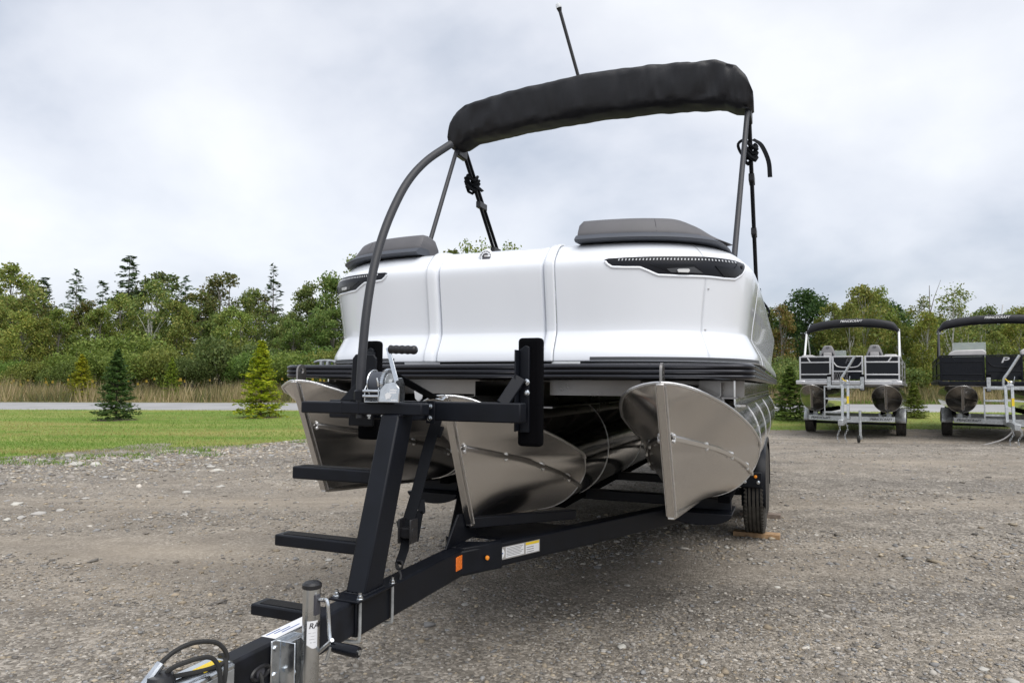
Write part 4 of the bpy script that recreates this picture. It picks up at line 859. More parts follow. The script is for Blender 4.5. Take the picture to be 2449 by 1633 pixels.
# sunshade, rolled in its black boot --------------------------------
VB = 1.97
TOPE = [(-1.245, 2.10), (-1.222, 2.21), (-1.17, 2.285), (-1.06, 2.35), (-0.66, 2.405), (0.0, 2.445), (0.48, 2.43), (0.99, 2.385), (1.13, 2.32), (1.20, 2.235), (1.245, 2.11)]
BOTE = [(-1.245, 2.02), (-1.20, 2.00), (-1.13, 2.015), (-1.04, 2.065), (-0.5, 2.108), (0.0, 2.125), (0.55, 2.115), (1.04, 2.065), (1.12, 2.02), (1.20, 2.00), (1.245, 2.02)]
rows = []; random.seed(3)
NB = 200
for k in range(NB + 1):
    x = -1.243 + 2.486 * k / NB; zt = interp(TOPE, x); zb = interp(BOTE, x); zm = (zt + zb) / 2; hh = (zt - zb) / 2; e = max(0.0, 1 - (abs(x) / 1.26) ** 14); ring_ = []
    for j in range(28):
        a = 2 * math.pi * j / 28; ca, sa = math.cos(a), math.sin(a); q = 0.40
        px_, pz_ = math.copysign(abs(ca) ** q, ca), math.copysign(abs(sa) ** q, sa)
        wr = 0.007 * mnoise.noise(Vector((x * 9, ca * 2.2, sa * 2.2))) + 0.003 * mnoise.noise(Vector((x * 14, ca * 3 + 5, sa * 1.2)))
        if ca > 0.2 and -0.75 < sa < 0.25: wr += 0.0055 * max(0, mnoise.noise(Vector((x * 2.3, 1, 8))) + 0.35) * mnoise.noise(Vector((x * 40 + sa * 3, sa * 1.8, 3))) * 2.2
        dep = (0.10 * e ** 0.4 + 0.03); wr -= 0.011 * max(0.0, 0.22 - abs(mnoise.noise(Vector((x * 3.2 + sa * 1.7, ca * 1.5, sa * 2.6 + x * 1.4))))) / 0.22 * (0.4 + abs(x) / 1.25)
        ring_.append((x, VB + 0.07 - px_ * (dep + wr) - 0.03 * pz_, zm + pz_ * (hh + wr * 0.6)))
    rows.append(ring_)
mb = MB(); mb.grid(rows, True); mb.f.append(tuple(range(27, -1, -1))); mb.f.append(tuple(NB * 28 + k for k in range(28))); boot = mb.build('sunshade_boot', 'canvas', boat, 70)
mb = MB(); mb.tube([(x, VB - 0.045 + 0.02 * abs(x), interp(TOPE, x) - 0.006) for x in lin(-1.08, 1.08, 40)], 0.0028, 5); mb.build('zip', 'plastic', boot)
for s in (-1, 1):
    # front leg and the pair of folded rear legs
    mb = MB(); mb.tube([(s * 1.135, 1.27, 0.69), (s * 1.203, 2.09, 2.09)], 0.0185, 10); mb.build('front_leg', 'handrail', boat)
    for dv, r_ in ((0.0, 0.0155), (0.125, 0.0155)):
        mb = MB(); mb.tube([(s * 1.196, 3.42 + dv, 0.69), (s * 1.203, 2.12 + dv * 0.6, 2.09)], r_, 10); mb.build('rear_leg', 'powder', boat)
    mb = MB()
    for f in (0.42, 0.68): p = Vector((s * 1.196, 3.46, 0.69)).lerp(Vector((s * 1.203, 2.15, 2.09)), f); mb.box(p.x - 0.022, p.x + 0.022, p.y - 0.075, p.y + 0.09, p.z - 0.03, p.z + 0.03)
    mb.build('leg_clip', 'plastic', boat, 0, bevel=0.006)
    mb = MB()
    for p in ((s * 1.135, 1.27, 0.70), (s * 1.196, 3.45, 0.70)): mb.lathe([(0.03, -0.035), (0.03, 0.0), (0.022, 0.03)], p, (0, 0, 1), 10)
    mb.build('leg_mount', 'plastic', boat)
    # hinge and gathered strap under the boot
    mb = MB(); mb.box(s * 1.203 - 0.025, s * 1.203 + 0.025, 2.05, 2.22, 1.96, 2.06); mb.build('hinge', 'plastic', boat, 0, bevel=0.01)
    zs = 1.84; p0 = Vector((s * 1.203, 2.37, zs)); kn = MB()
    for j in range(4): kn.tube([p0 + Vector((0.045 * math.cos(a), 0.06 * math.sin(a + j), -0.03 * j + 0.03 * math.sin(a * 2 + j))) for a in lin(0, 5.6, 9)], 0.015, 6, closed=True)
    kn.build('strap_knot', 'webbing', boat)
    tail = MB()
    if s > 0:
        tail.strap(catmull([p0 + Vector((0.02, 0, 0.06)), p0 + Vector((0.08, -0.02, 0.0)), p0 + Vector((0.13, -0.02, -0.13)), p0 + Vector((0.14, -0.02, -0.26))], 5), 0.034, 0.004, (1, 0.35, 0)); tail.strap(catmull([p0 + Vector((-0.02, 0, 0.08)), p0 + Vector((-0.09, -0.02, 0.03)), p0 + Vector((-0.06, -0.02, -0.06)), p0 + Vector((0.0, 0, -0.09)), p0 + Vector((0.05, 0, 0.0))], 5), 0.022, 0.004, (1, 0.3, 0.3))
    else:
        tail.strap(catmull([p0 + Vector((0.0, 0, -0.05)), p0 + Vector((0.07, -0.02, -0.09)), p0 + Vector((0.115, -0.02, -0.13))], 5), 0.03, 0.004, (0.3, 0.6, 0.6))
    tail.build('strap_tail', 'webbing', boat)
# pole light on top
a = onv(PF(895, 468), VB); b = onv(PF(783, 70), 1.84); mb = MB(); mb.tube([a, b], 0.0135, 10); mb.tube([Vector(b), Vector(b) + (Vector(b) - Vector(a)).normalized() * 0.03], [0.0135, 0.022], 12); pl = mb.build('light_pole', 'plastic', boat)
dirp = (Vector(b) - Vector(a)).normalized(); b2 = Vector(b) + dirp * 0.03
mb = MB(); mb.lathe([(0.022, 0), (0.024, 0.012), (0.018, 0.032), (0.0, 0.04)], b2, dirp, 16); mb.build('lamp_globe', 'clear_lens', pl); mb = MB(); mb.box(a[0] - 0.03, a[0] + 0.03, a[1] - 0.03, a[1] + 0.05, a[2] - 0.02, a[2] + 0.012); mb.build('pole_mount', 'plastic', pl, 0, bevel=0.008)
# mooring line looping off the right side
pts = [psurf(150, 0.62, 1, 0.0)]; p0 = Vector(onv((1817, 690), 4.4)); p1 = Vector(onv((1833, 733), 4.4)); p2 = Vector(onv((1841, 748), 4.4)); p3 = Vector(onv((1819, 788), 4.4))
mb = MB(); mb.tube(catmull([p0, p0.lerp(p1, 0.5) + Vector((-0.02, 0, -0.01)), p1, p2], 4), 0.012, 6); mb.tube([p2, p2.lerp(p3, 0.4), p3], [0.006, 0.013, 0.014], 6); mb.build('hanging_line', 'webbing', boat)

# outboard motor on the stern
OFF = Vector((0, 0, 0.9)); mot = empty('outboard_motor', boat_matrix(-0.9)); tag(mot, 'black outboard motor hanging on the stern of the white boat', 'motor')
mb = MB(); mb.box(-0.2, 0.2, 7.0, 7.5, 0.1, 0.6); mb.build('cowling', 'gloss_black', mot, 30, bevel=0.08, seg=4); mb = MB(); mb.box(-0.07, 0.07, 7.1, 7.35, -0.75, 0.1); mb.build('leg', 'plastic', mot, 0, bevel=0.03)
mb = MB(); mb.box(-0.15, 0.15, 7.05, 7.55, -0.5, -0.48); mb.build('cavitation_plate', 'plastic', mot, 0, bevel=0.005); mb = MB(); mb.lathe([(0.0, -0.2), (0.05, -0.1), (0.06, 0.05), (0.04, 0.2)], (0, 7.25, -0.72), (0, 1, 0), 14); mb.build('gearcase', 'plastic', mot)
mb = MB(); mb.box(-0.12, 0.12, 6.85, 7.1, -0.3, 0.15); mb.build('transom_bracket', 'alu_bracket', mot, 0, bevel=0.01)

# ================================================================== THE BLACK TRAILER (same local axes, empty at ground level)
OFF = Vector((0, 0, 1.36)); GW = -1.36
tr = empty('boat_trailer', boat_matrix(GW)); tag(tr, 'black tandem boat trailer carrying the white pontoon boat', 'trailer')
TT, TB_ = -0.785, -0.903
def bpart(name, m, fn, par=tr, bevel=0.004, smooth=30, seg=2):
    mb = MB(); fn(mb); return mb.build(name, m, par, smooth, bevel=bevel, seg=seg)
bpart('tongue_beam', 'powder_old', lambda b: b.box(-0.034, 0.034, -1.74, -1.14, TT + 0.003, TB_ + 0.003), bevel=0.008)
bpart('tongue_sleeve', 'powder', lambda b: b.box(-0.041, 0.041, -1.14, -0.26, TB_ - 0.006, TT), bevel=0.008)
bpart('slot_trim', 'plastic', lambda b: b.tube([(0.035, -1.60 + 0.035 * math.cos(a), -0.85 + 0.016 * math.sin(a)) for a in lin(0, 5.98, 20)], 0.006, 6, closed=True), bevel=0)
bpart('slot', 'ink', lambda b: b.lathe([(0.016, 0.0), (0.016, 0.001)], (0.0342, -1.60, -0.85), (1, 0, 0), 16), bevel=0)
HS = -0.27
for s in (-1, 1):
    bpart('splayed_beam', 'powder', lambda b: b.beam((s * 0.002, HS - 0.05, (TT + TB_) / 2 - 0.004), (s * 0.90, 1.66, (TT + TB_) / 2 - 0.004), 0.076, 0.112), bevel=0.008)
    bpart('side_beam', 'powder', lambda b: b.box(s * 0.90 - 0.04, s * 0.90 + 0.04, 1.60, 6.2, TB_ + 0.002, TT - 0.006), bevel=0.008)
    bpart('knuckle', 'powder', lambda b: b.prism([(0, HS - 0.03, TB_ - 0.006), (s * 0.044, HS - 0.03, TB_ - 0.006), (s * 0.155, HS + 0.17, TB_ - 0.006), (0, HS + 0.10, TB_ - 0.006)], (0, 0, TT - TB_ + 0.010)), bevel=0.006)
    # bunks under the floats
    for du in (-0.13, 0.13): bpart('bunk', 'carpet', lambda b: b.beam((s * 0.945 + du, 1.15, -0.71), (s * 0.945 + du, 6.0, -0.71), 0.07, 0.04), bevel=0.004)
    # rounded front cradle below the float
    bpart('float_cradle', 'powder', lambda b: b.prism([(s * 0.92 + 0.20 * math.cos(a), 1.16, -0.80 + 0.075 * math.sin(a)) for a in lin(math.pi, 2 * math.pi, 16)], (0, 0.34, 0)), bevel=0.004)
    bpart('bunk_bracket', 'powder', lambda b: b.box(s * 0.945 - 0.16, s * 0.945 + 0.16, 1.30, 1.36, -0.80, -0.73))
for v in (1.36, 2.3, 3.7, 4.9, 6.1):
    bpart('cross_beam', 'powder', lambda b: b.box(-1.06, 1.06, v, v + 0.075, -0.80 if v < 2 else -0.79, -0.735 if v < 2 else -0.73), bevel=0.006)
for du in (-0.12, 0.12): bpart('bunk', 'carpet', lambda b: b.beam((du, 0.9, -0.765), (du, 6.0, -0.765), 0.07, 0.04), bevel=0.004)
# upright gusset below the middle nose and the brace behind it
bpart('nose_support', 'powder', lambda b: b.prism([(-0.03, -0.36, TT), (-0.03, -0.23, -0.645), (-0.03, -0.13, -0.66), (-0.03, 0.0, TT)], (0.012, 0, 0)))
bpart('brace', 'powder', lambda b: b.beam((-0.02, -0.14, -0.70), (0.32, 0.52, -0.745), 0.05, 0.05), bevel=0.004)
bpart('web_plate', 'powder', lambda b: b.prism([(-0.10, 0.05, TT - 0.02), (0.10, 0.05, TT - 0.02), (0.30, 0.5, TT - 0.02), (-0.30, 0.5, TT - 0.02)], (0, 0, -0.01)), bevel=0.0)
# wheels
def wheel(u0, v0, s, rad=0.345, par=tr, off=None, wd=0.165, rimm='rim'):
    global OFF
    w_ = part_empty('wheel', par); w_.location = Vector((u0, v0, GW + rad + 0.075)) + OFF if off is None else off; keep = OFF; OFF = Vector((0, 0, 0)); h = wd / 2
    prof_ = [(0.20, -h * 0.75), (0.24, -h * 1.0), (0.29, -h * 1.08), (rad - 0.02, -h * 0.98), (rad - 0.004, -h * 0.84)]
    for g in (-0.56, -0.2, 0.2, 0.56): prof_ += [(rad, h * (g - 0.08)), (rad - 0.010, h * (g - 0.055)), (rad - 0.010, h * (g + 0.055)), (rad, h * (g + 0.08))]
    prof_ += [(rad - 0.004, h * 0.84), (rad - 0.02, h * 0.98), (0.29, h * 1.08), (0.24, h), (0.20, h * 0.75)]
    mb = MB(); mb.lathe(prof_, (0, 0, 0), (1, 0, 0), 56); mb.f = mb.f[:-2] if True else mb.f; ty = mb.build('tyre', 'tread', w_, 35)
    mb = MB(); mb.lathe([(0.20, -h * 0.8), (0.205, h * 0.7 * s), (0.17, h * 0.55 * s), (0.15, h * 0.35 * s), (0.06, h * 0.45 * s), (0.0, h * 0.5 * s)], (0, 0, 0), (1, 0, 0), 28); mb.build('rim', rimm, w_, 35)
    for k in range(2):   # sipes across the shoulders
        mb = MB(); sg = -1 + 2 * k
        for j in range(64): a = 2 * math.pi * j / 64; c_ = Vector((sg * h * 0.78, math.cos(a) * (rad - 0.003), math.sin(a) * (rad - 0.003))); t_ = Vector((0.0, -math.sin(a), math.cos(a))); mb.beam(c_ - Vector((h * 0.13, 0, 0)), c_ + Vector((h * 0.13, 0, 0)) + t_ * 0.012, 0.012, 0.012, Vector((0, math.cos(a), math.sin(a))))
        mb.build('tread_block', 'tread', ty, 0)
    OFF = keep; return w_
for s in (-1, 1):
    wheel(s * 1.165, 3.20, s); wheel(s * 1.165, 4.08, s)
    def fend(b):
        rows_ = []
        for a in lin(-12, 192, 22):
            vv = 3.64 - 0.78 * math.copysign(abs(math.cos(R(a))) ** 0.75, math.cos(R(a))); ww = -0.90 + 0.40 * max(-0.3, math.copysign(abs(math.sin(R(a))) ** 0.6, math.sin(R(a)))); rows_.append([(s * 1.07, vv, ww), (s * 1.25, vv, ww), (s * 1.262, vv, ww - 0.012), (s * 1.262, vv + (0.03 if vv < 3.6 else -0.03), ww - 0.05)])
        b.grid(rows_)
    mb = MB(); fend(mb); mb.build('fender', 'powder', tr, 40, solid=0.004)
    bpart('fender_bracket', 'powder', lambda b: b.box(min(s * 0.95, s * 1.235), max(s * 0.95, s * 1.235), 2.83, 2.845, -0.86, -0.735), bevel=0.006)
    bpart('marker_light', 'amber', lambda b: b.lathe([(0.014, 0), (0.012, 0.008), (0, 0.012)], (s * 1.185, 2.83, -0.77), (0, -1, 0), 12), bevel=0)
    for uu in (1.10, 1.205): bpart('bolt', 'zinc', lambda b: b.lathe([(0.016, 0), (0.016, 0.004), (0.011, 0.005), (0.009, 0.014), (0, 0.015)], (s * uu, 2.83, -0.815), (0, -1, 0), 8), bevel=0)
    bpart('axle', 'powder', lambda b: b.box(min(s * 0.9, s * 1.09), max(s * 0.9, s * 1.09), 3.17, 3.23, -0.98, -0.92))
    bpart('axle', 'powder', lambda b: b.box(min(s * 0.9, s * 1.09), max(s * 0.9, s * 1.09), 4.05, 4.11, -0.98, -0.92))
    bpart('spring_hanger', 'powder', lambda b: b.box(s * 0.93 - 0.03, s * 0.93 + 0.03, 2.7, 4.5, -1.0, -0.90))
    # ribbed boarding step ahead of the wheel
    def stepb(b):
        for k in range(7): b.beam((s * (0.93 + 0.022 * k), 2.42, -0.80 - 0.002 * k), (s * (0.97 + 0.022 * k), 2.62, -0.74 - 0.002 * k), 0.012, 0.012)
        b.beam((s * 0.92, 2.41, -0.805), (s * 1.08, 2.41, -0.815), 0.02, 0.02); b.beam((s * 0.96, 2.63, -0.745), (s * 1.12, 2.63, -0.755), 0.02, 0.02)
    bpart('boarding_step', 'powder_old', stepb, bevel=0)
# winch stand --------------------------------------------------
bpart('winch_post', 'powder', lambda b: b.hexa([(-0.041, -1.095, -0.775), (0.041, -1.095, -0.775), (0.041, -0.978, -0.775), (-0.041, -0.978, -0.775), (-0.041, -0.885, -0.150), (0.041, -0.885, -0.150), (0.041, -0.768, -0.150), (-0.041, -0.768, -0.150)]), bevel=0.007)
bpart('base_plate', 'powder', lambda b: b.box(-0.062, 0.062, -1.165, -0.90, TT + 0.001, TT + 0.010), bevel=0.003)
for v in (-1.135, -0.925):
    for uu in (-0.05, 0.05):
        bpart('bolt', 'zinc', lambda b: (b.lathe([(0.0145, 0), (0.0145, 0.002), (0.0105, 0.0025), (0.0105, 0.012), (0.006, 0.0125), (0.006, 0.022), (0, 0.023)], (uu, v, TT + 0.010), (0, 0, 1), 6)), bevel=0)
    bpart('u_bolt', 'galv', lambda b: b.tube(catmull([(0.05, v, TT), (0.05, v, TB_ - 0.002), (0.044, v, TB_ - 0.016), (0.03, v, TB_ - 0.02), (-0.03, v, TB_ - 0.02), (-0.044, v, TB_ - 0.016), (-0.05, v, TB_ - 0.002), (-0.05, v, TT)], 4), 0.0058, 8), bevel=0)
# three foot steps on the left of the post
for (cr, x0, y0, y1, v, w1) in ((PA, 162, 1115, 1215, -0.885, None), (PB, 720, 110, 175, -0.985, None), (PB, 585, 500, 565, -1.175, None)):
    a = onv(cr(x0, y0), v); b_ = onv(cr(x0, y1), v); stp = bpart('foot_step', 'powder', lambda b: b.box(a[0], -0.036, v, v + 0.082, b_[2], a[2]), bevel=0.006)
    bpart('grip_strip', 'grip_tape', lambda b: b.box(a[0] + 0.03, -0.06, v + 0.016, v + 0.066, a[2] + 0.0005, a[2] + 0.002), par=stp, bevel=0)
# winch platform bar and the rear bar with its carpeted guides
bpart('winch_bar', 'powder', lambda b: b.box(-0.445, 0.128, -0.865, -0.80, -0.152, -0.104), bevel=0.006)
bpart('weld_line', 'powder_old', lambda b: (b.box(-0.245, -0.241, -0.8655, -0.80, -0.1525, -0.1035), b.box(-0.163, -0.159, -0.8655, -0.80, -0.1525, -0.1035)), bevel=0)
bpart('head_beam', 'powder', lambda b: b.box(-0.035, 0.035, -0.80, -0.60, -0.178, -0.108), bevel=0.005)
j0 = onv((1020, 985), -0.66)[0]; j1 = onv((1040, 985), -0.66)[0]
bpart('joint_plate', 'powder', lambda b: b.box(j0, j1, -0.664, -0.655, -0.192, -0.098), bevel=0.002)
for ww in (-0.122, -0.170): bpart('bolt', 'zinc', lambda b: b.lathe([(0.0125, 0), (0.0125, 0.003), (0.009, 0.0035), (0.009, 0.010), (0.0055, 0.0105), (0.0055, 0.017), (0, 0.018)], ((j0 + j1) / 2, -0.664, ww), (0, -1, 0), 8), bevel=0)
bpart('guide_bar', 'powder', lambda b: b.box(-0.46, 0.455, -0.655, -0.585, -0.182, -0.102), bevel=0.006)
for s, GU_ in ((-1, -0.352), (1, 0.44)):
    g = part_empty('bow_guide', tr); PU = GU_ - 0.015 * s
    bpart('carpet_pad', 'carpet', lambda b: b.box(GU_ - 0.052, GU_ + 0.052, -0.52, -0.465, -0.285, 0.168), par=g, bevel=0.016, seg=3)
    bpart('guide_plate', 'powder', lambda b: b.prism([(PU - 0.02, -0.535, -0.225), (PU + 0.022, -0.535, -0.225), (PU + 0.022, -0.535, 0.128), (PU + 0.005, -0.535, 0.135), (PU - 0.02, -0.535, 0.118)], (0, 0.015, 0)), par=g, bevel=0.003)
    bpart('plate_flange', 'powder', lambda b: b.box(PU - s * 0.024 - 0.003, PU - s * 0.024 + 0.003, -0.58, -0.52, -0.22, 0.115), par=g, bevel=0.002)
    bpart('diagonal_brace', 'powder', lambda b: b.beam((PU - s * 0.065, -0.615, -0.112), (PU - s * 0.01, -0.555, 0.0), 0.05, 0.03, (0, 1, 0.3)), par=g, bevel=0.004)
    for ww in (-0.062, -0.018): bpart('bolt', 'zinc', lambda b: b.lathe([(0.014, 0), (0.014, 0.003), (0.010, 0.004), (0.009, 0.012), (0, 0.014)], (PU + 0.012, -0.535, ww), (0, -1, 0), 8), par=g, bevel=0)
bpart('left_gusset', 'powder', lambda b: b.prism([(-0.30, -0.80, -0.10), (-0.19, -0.80, -0.10), (-0.15, -0.78, 0.03), (-0.17, -0.78, 0.03)], (0, 0.03, 0)), bevel=0.003)
bpart('left_plate', 'powder', lambda b: b.prism([(-0.325, -0.70, -0.21), (-0.20, -0.70, -0.21), (-0.19, -0.70, 0.08), (-0.205, -0.70, 0.095), (-0.295, -0.70, 0.098), (-0.31, -0.70, 0.08)], (0, 0.012, 0)), bevel=0.004)
# handrail: long bent grey tube rising from the bar
hp = []
for (px, py, v) in ((862, 1000, -0.835), (862, 950, -0.835), (863, 900, -0.83), (868, 830, -0.82), (876, 750, -0.80), (890, 660, -0.76), (910, 580, -0.70), (938, 505, -0.62), (975, 435, -0.52), (1020, 385, -0.41), (1078, 345, -0.27)): hp.append(Vector(onv((px, py), v)))
bpart('handrail', 'handrail', lambda b: b.tube(catmull(hp, 6), 0.0185, 14), bevel=0.003)
bpart('handrail_clamp', 'powder', lambda b: b.lathe([(0.027, 0), (0.027, 0.035), (0.02, 0.04)], hp[1] + Vector((0, 0, -0.01)), (0, 0, 1), 14), bevel=0)
# hand winch
wn_ = part_empty('winch', tr); vW = -0.835
bpart('winch_frame', 'zinc', lambda b: (b.prism([(0.0, vW - 0.045, -0.102), (0.0, vW + 0.05, -0.102), (0.0, vW + 0.05, -0.03), (0.0, vW + 0.03, -0.005), (0.0, vW - 0.01, -0.005), (0.0, vW - 0.045, -0.05)], (0.005, 0, 0)), b.prism([(-0.125, vW - 0.045, -0.102), (-0.125, vW + 0.05, -0.102), (-0.125, vW + 0.05, -0.03), (-0.125, vW + 0.03, -0.005), (-0.125, vW - 0.01, -0.005), (-0.125, vW - 0.045, -0.05)], (0.005, 0, 0)), b.box(-0.125, 0.005, vW - 0.045, vW + 0.05, -0.1035, -0.099)), par=wn_, bevel=0.002)
bpart('winch_shroud', 'zinc', lambda b: b.prism([(-0.048, vW - 0.062, -0.102), (0.046, vW - 0.062, -0.102), (0.046, vW - 0.062, -0.045), (0.024, vW - 0.06, -0.022), (-0.02, vW - 0.058, -0.028), (-0.042, vW - 0.058, -0.05)], (0, 0.006, 0)), par=wn_, bevel=0.003)
bpart('shroud_side', 'zinc', lambda b: b.box(-0.05, -0.046, vW - 0.062, vW + 0.0, -0.102, -0.045), par=wn_, bevel=0.001)
bpart('tie_rod', 'zinc', lambda b: (b.tube([(-0.125, vW - 0.05, -0.058), (-0.03, vW - 0.05, -0.058)], 0.006, 10), b.tube([(-0.125, vW - 0.05, -0.078), (-0.03, vW - 0.05, -0.078)], 0.006, 10)), par=wn_, bevel=0)
bpart('drum_flange', 'zinc', lambda b: b.lathe([(0.054, 0), (0.056, 0.002), (0.054, 0.005), (0.03, 0.005)], (-0.112, vW + 0.005, -0.028), (1, 0, 0), 32), par=wn_, bevel=0)
bpart('strap_roll', 'vinyl_dark', lambda b: b.lathe([(0.046, 0.0), (0.047, 0.025), (0.046, 0.052)], (-0.107, vW + 0.005, -0.028), (1, 0, 0), 32), par=wn_, bevel=0)
def gear(b):
    c_ = Vector((-0.048, vW + 0.005, -0.028)); n = 40; pr = []
    for k in range(n):
        for j, rr_ in ((0, 0.055), (0.25, 0.060), (0.5, 0.060), (0.75, 0.055)): a = 2 * math.pi * (k + j) / n; pr.append(c_ + Vector((0, math.cos(a) * rr_, math.sin(a) * rr_)))
    b.prism(pr, (0.014, 0, 0))
gr = bpart('gear', 'zinc', gear, par=wn_, bevel=0, smooth=0)
bpart('gear_hub', 'galv', lambda b: (b.lathe([(0.042, 0), (0.042, 0.002), (0.02, 0.003), (0.018, 0.016), (0, 0.018)], (-0.034, vW + 0.005, -0.028), (1, 0, 0), 20)), par=gr, bevel=0)
bpart('gear_hole', 'ink', lambda b: [b.lathe([(0.007, 0), (0.007, 0.0008), (0, 0.001)], (-0.0335, vW + 0.005 + 0.031 * math.cos(a), -0.028 + 0.031 * math.sin(a)), (1, 0, 0), 8) for a in lin(0, 5.24, 6)], par=gr, bevel=0)
h0 = Vector(onv(PA(995, 440), vW - 0.07)); h1 = Vector(onv(PA(930, 185), vW - 0.05)); h2 = Vector(onv(PA(1155, 190), vW - 0.05))
bpart('crank_arm', 'zinc', lambda b: b.beam(h0, h1 + (h1 - h0).normalized() * 0.008, 0.018, 0.005, (0, -1, 0.2)), par=wn_, bevel=0.001)
def grip(b):
    d = (h2 - h1).normalized(); n = 26; b.tube([h1 + d * 0.004 + d * ((h2 - h1).length - 0.004) * k / n for k in range(n + 1)], [0.0165 + 0.0012 * math.sin(k * 1.15) - (0.004 if k in (0, n) else 0) for k in range(n + 1)], 16)
bpart('crank_grip', 'plastic', grip, par=wn_, bevel=0, smooth=60)
bpart('pawl', 'zinc', lambda b: b.tube([Vector(onv(PA(850, 480), vW - 0.05)), Vector(onv(PA(845, 440), vW - 0.055)), Vector(onv(PA(838, 415), vW - 0.055))], 0.004, 6), par=wn_, bevel=0)
# warning print on the winch shroud
bpart('warning_print', 'label', lambda b: (b.box(0.006, 0.036, vW - 0.0632, vW - 0.0622, -0.056, -0.050), b.box(0.004, 0.034, vW - 0.0632, vW - 0.0622, -0.066, -0.060), b.box(0.012, 0.036, vW - 0.0632, vW - 0.0622, -0.094, -0.090), b.prism([(-0.012, vW - 0.0632, -0.09), (0.006, vW - 0.0632, -0.085), (0.014, vW - 0.0632, -0.072), (-0.004, vW - 0.0632, -0.062), (-0.016, vW - 0.0632, -0.07)], (0, 0.001, 0))), par=wn_, bevel=0)
for px in (780, 893): bpart('bolt', 'zinc', lambda b: b.lathe([(0.010, 0), (0.010, -0.008), (0.006, -0.009), (0.006, -0.018), (0, -0.019)], Vector((onv(PA(px, 712), -0.83)[0], -0.832, -0.152)), (0, 0, 1), 6), bevel=0)
# winch strap to the bow eye
s0 = Vector((-0.05, vW + 0.04, 0.012)); s1 = Vector(onu(PA(1300, 575), 0.0)); 
bpart('winch_strap', 'webbing', lambda b: b.strap([s0, s0.lerp(s1, 0.5), s1], 0.05, 0.003, (1, 0, 0.12)), bevel=0)
bpart('snap_hook', 'zinc', lambda b: (b.tube([s1, s1 + Vector((0.01, 0.05, -0.008)), s1 + Vector((0.012, 0.075, 0.004)), s1 + Vector((0.0, 0.085, 0.0))], 0.005, 6)), bevel=0)
tg = Vector(onv(PA(1170, 555), -0.56)); bpart('strap_tag', 'label', lambda b: b.prism([tg + Vector((-0.022, 0, 0.022)), tg + Vector((0.025, 0, 0.022)), tg + Vector((0.018, 0, -0.012)), tg + Vector((0.0, 0, -0.026)), tg + Vector((-0.016, 0, -0.012))], (0, 0.001, 0)), bevel=0)
# tie-down strap from the bow to the tongue with its ratchet
sp = [Vector(onu(PA(1318, 740), 0.02)), Vector(onu(PA(1240, 1000), 0.02)), Vector(onu(PA(1150, 1350), 0.02)), Vector(onu(PB(1475, 30), 0.02)), Vector(onu(PB(1450, 200), 0.02)), Vector(onu(PB(1422, 280), 0.02))]
tds = part_empty('tie_down', tr)
bpart('webbing', 'webbing', lambda b: b.strap([sp[0], sp[0].lerp(sp[1], 0.5), sp[1], sp[2], sp[3]], 0.048, 0.004, (1, 0.25, 0)), par=tds, bevel=0)
bpart('webbing_fold', 'webbing', lambda b: b.strap([Vector(onu(PA(1330, 800), 0.02)), Vector(onu(PA(1300, 880), 0.02))], 0.052, 0.012, (1, 0.25, 0)), par=tds, bevel=0.002)
bpart('webbing_tail', 'webbing', lambda b: b.strap(catmull([Vector(onu(PA(1190, 1385), 0.04)), Vector(onu(PA(1195, 1480), 0.055)), Vector(onu(PB(1535, 0), 0.05)), Vector(onu(PB(1510, 150), 0.04))], 4), 0.03, 0.004, (1, 0.4, 0)), par=tds, bevel=0)
bpart('lower_webbing', 'webbing', lambda b: b.strap([sp[3], sp[4], sp[5]], 0.036, 0.004, (1, 0.3, 0)), par=tds, bevel=0)
rc = Vector(onu(PB(1470, 100), 0.03)); bpart('ratchet', 'plastic', lambda b: (b.box(rc.x - 0.032, rc.x + 0.032, rc.y - 0.02, rc.y + 0.02, rc.z - 0.02, rc.z + 0.02), b.box(rc.x - 0.03, rc.x - 0.022, rc.y - 0.03, rc.y + 0.03, rc.z - 0.04, rc.z + 0.055), b.box(rc.x + 0.022, rc.x + 0.03, rc.y - 0.03, rc.y + 0.03, rc.z - 0.04, rc.z + 0.055)), par=tds, bevel=0.004)
bpart('ratchet_spool', 'zinc', lambda b: b.tube([rc + Vector((-0.036, -0.022, 0.045)), rc + Vector((-0.03, -0.02, 0.02))], 0.007, 8), par=tds, bevel=0)
hk = sp[5]; bpart('s_hook', 'plastic', lambda b: b.tube(catmull([hk + Vector((-0.010, 0, 0.012)), hk + Vector((0.012, 0, 0.010)), hk + Vector((0.012, 0, -0.012)), hk + Vector((-0.010, 0, -0.016)), hk + Vector((-0.012, 0, 0.004)), hk + Vector((0.0, 0.0, -0.022)), hk + Vector((0.012, -0.005, -0.045)), hk + Vector((0.008, -0.015, -0.064)), hk + Vector((-0.008, -0.02, -0.062))], 5), 0.0048, 8), par=tds, bevel=0)
# tongue jack
jk = part_empty('tongue_jack', tr); JU, JV, JR = 0.120, -1.49, 0.0255
bpart('jack_tube', 'jack_steel', lambda b: b.lathe([(JR, -1.02), (JR, -0.632)], (JU, JV, 0), (0, 0, 1), 32), par=jk, bevel=0)
bpart('jack_inner_tube', 'galv', lambda b: b.lathe([(0.020, -1.30), (0.020, -1.0)], (JU, JV, 0), (0, 0, 1), 24), par=jk, bevel=0)
bpart('jack_foot', 'galv', lambda b: b.lathe([(0.08, -1.332), (0.08, -1.322), (0.03, -1.30)], (JU, JV, 0), (0, 0, 1), 20), par=jk, bevel=0)
bpart('jack_cap', 'plastic', lambda b: b.lathe([(JR + 0.001, -0.634), (JR + 0.003, -0.632), (JR + 0.003, -0.622), (JR - 0.004, -0.616), (0, -0.613)], (JU, JV, 0), (0, 0, 1), 32), par=jk, bevel=0)
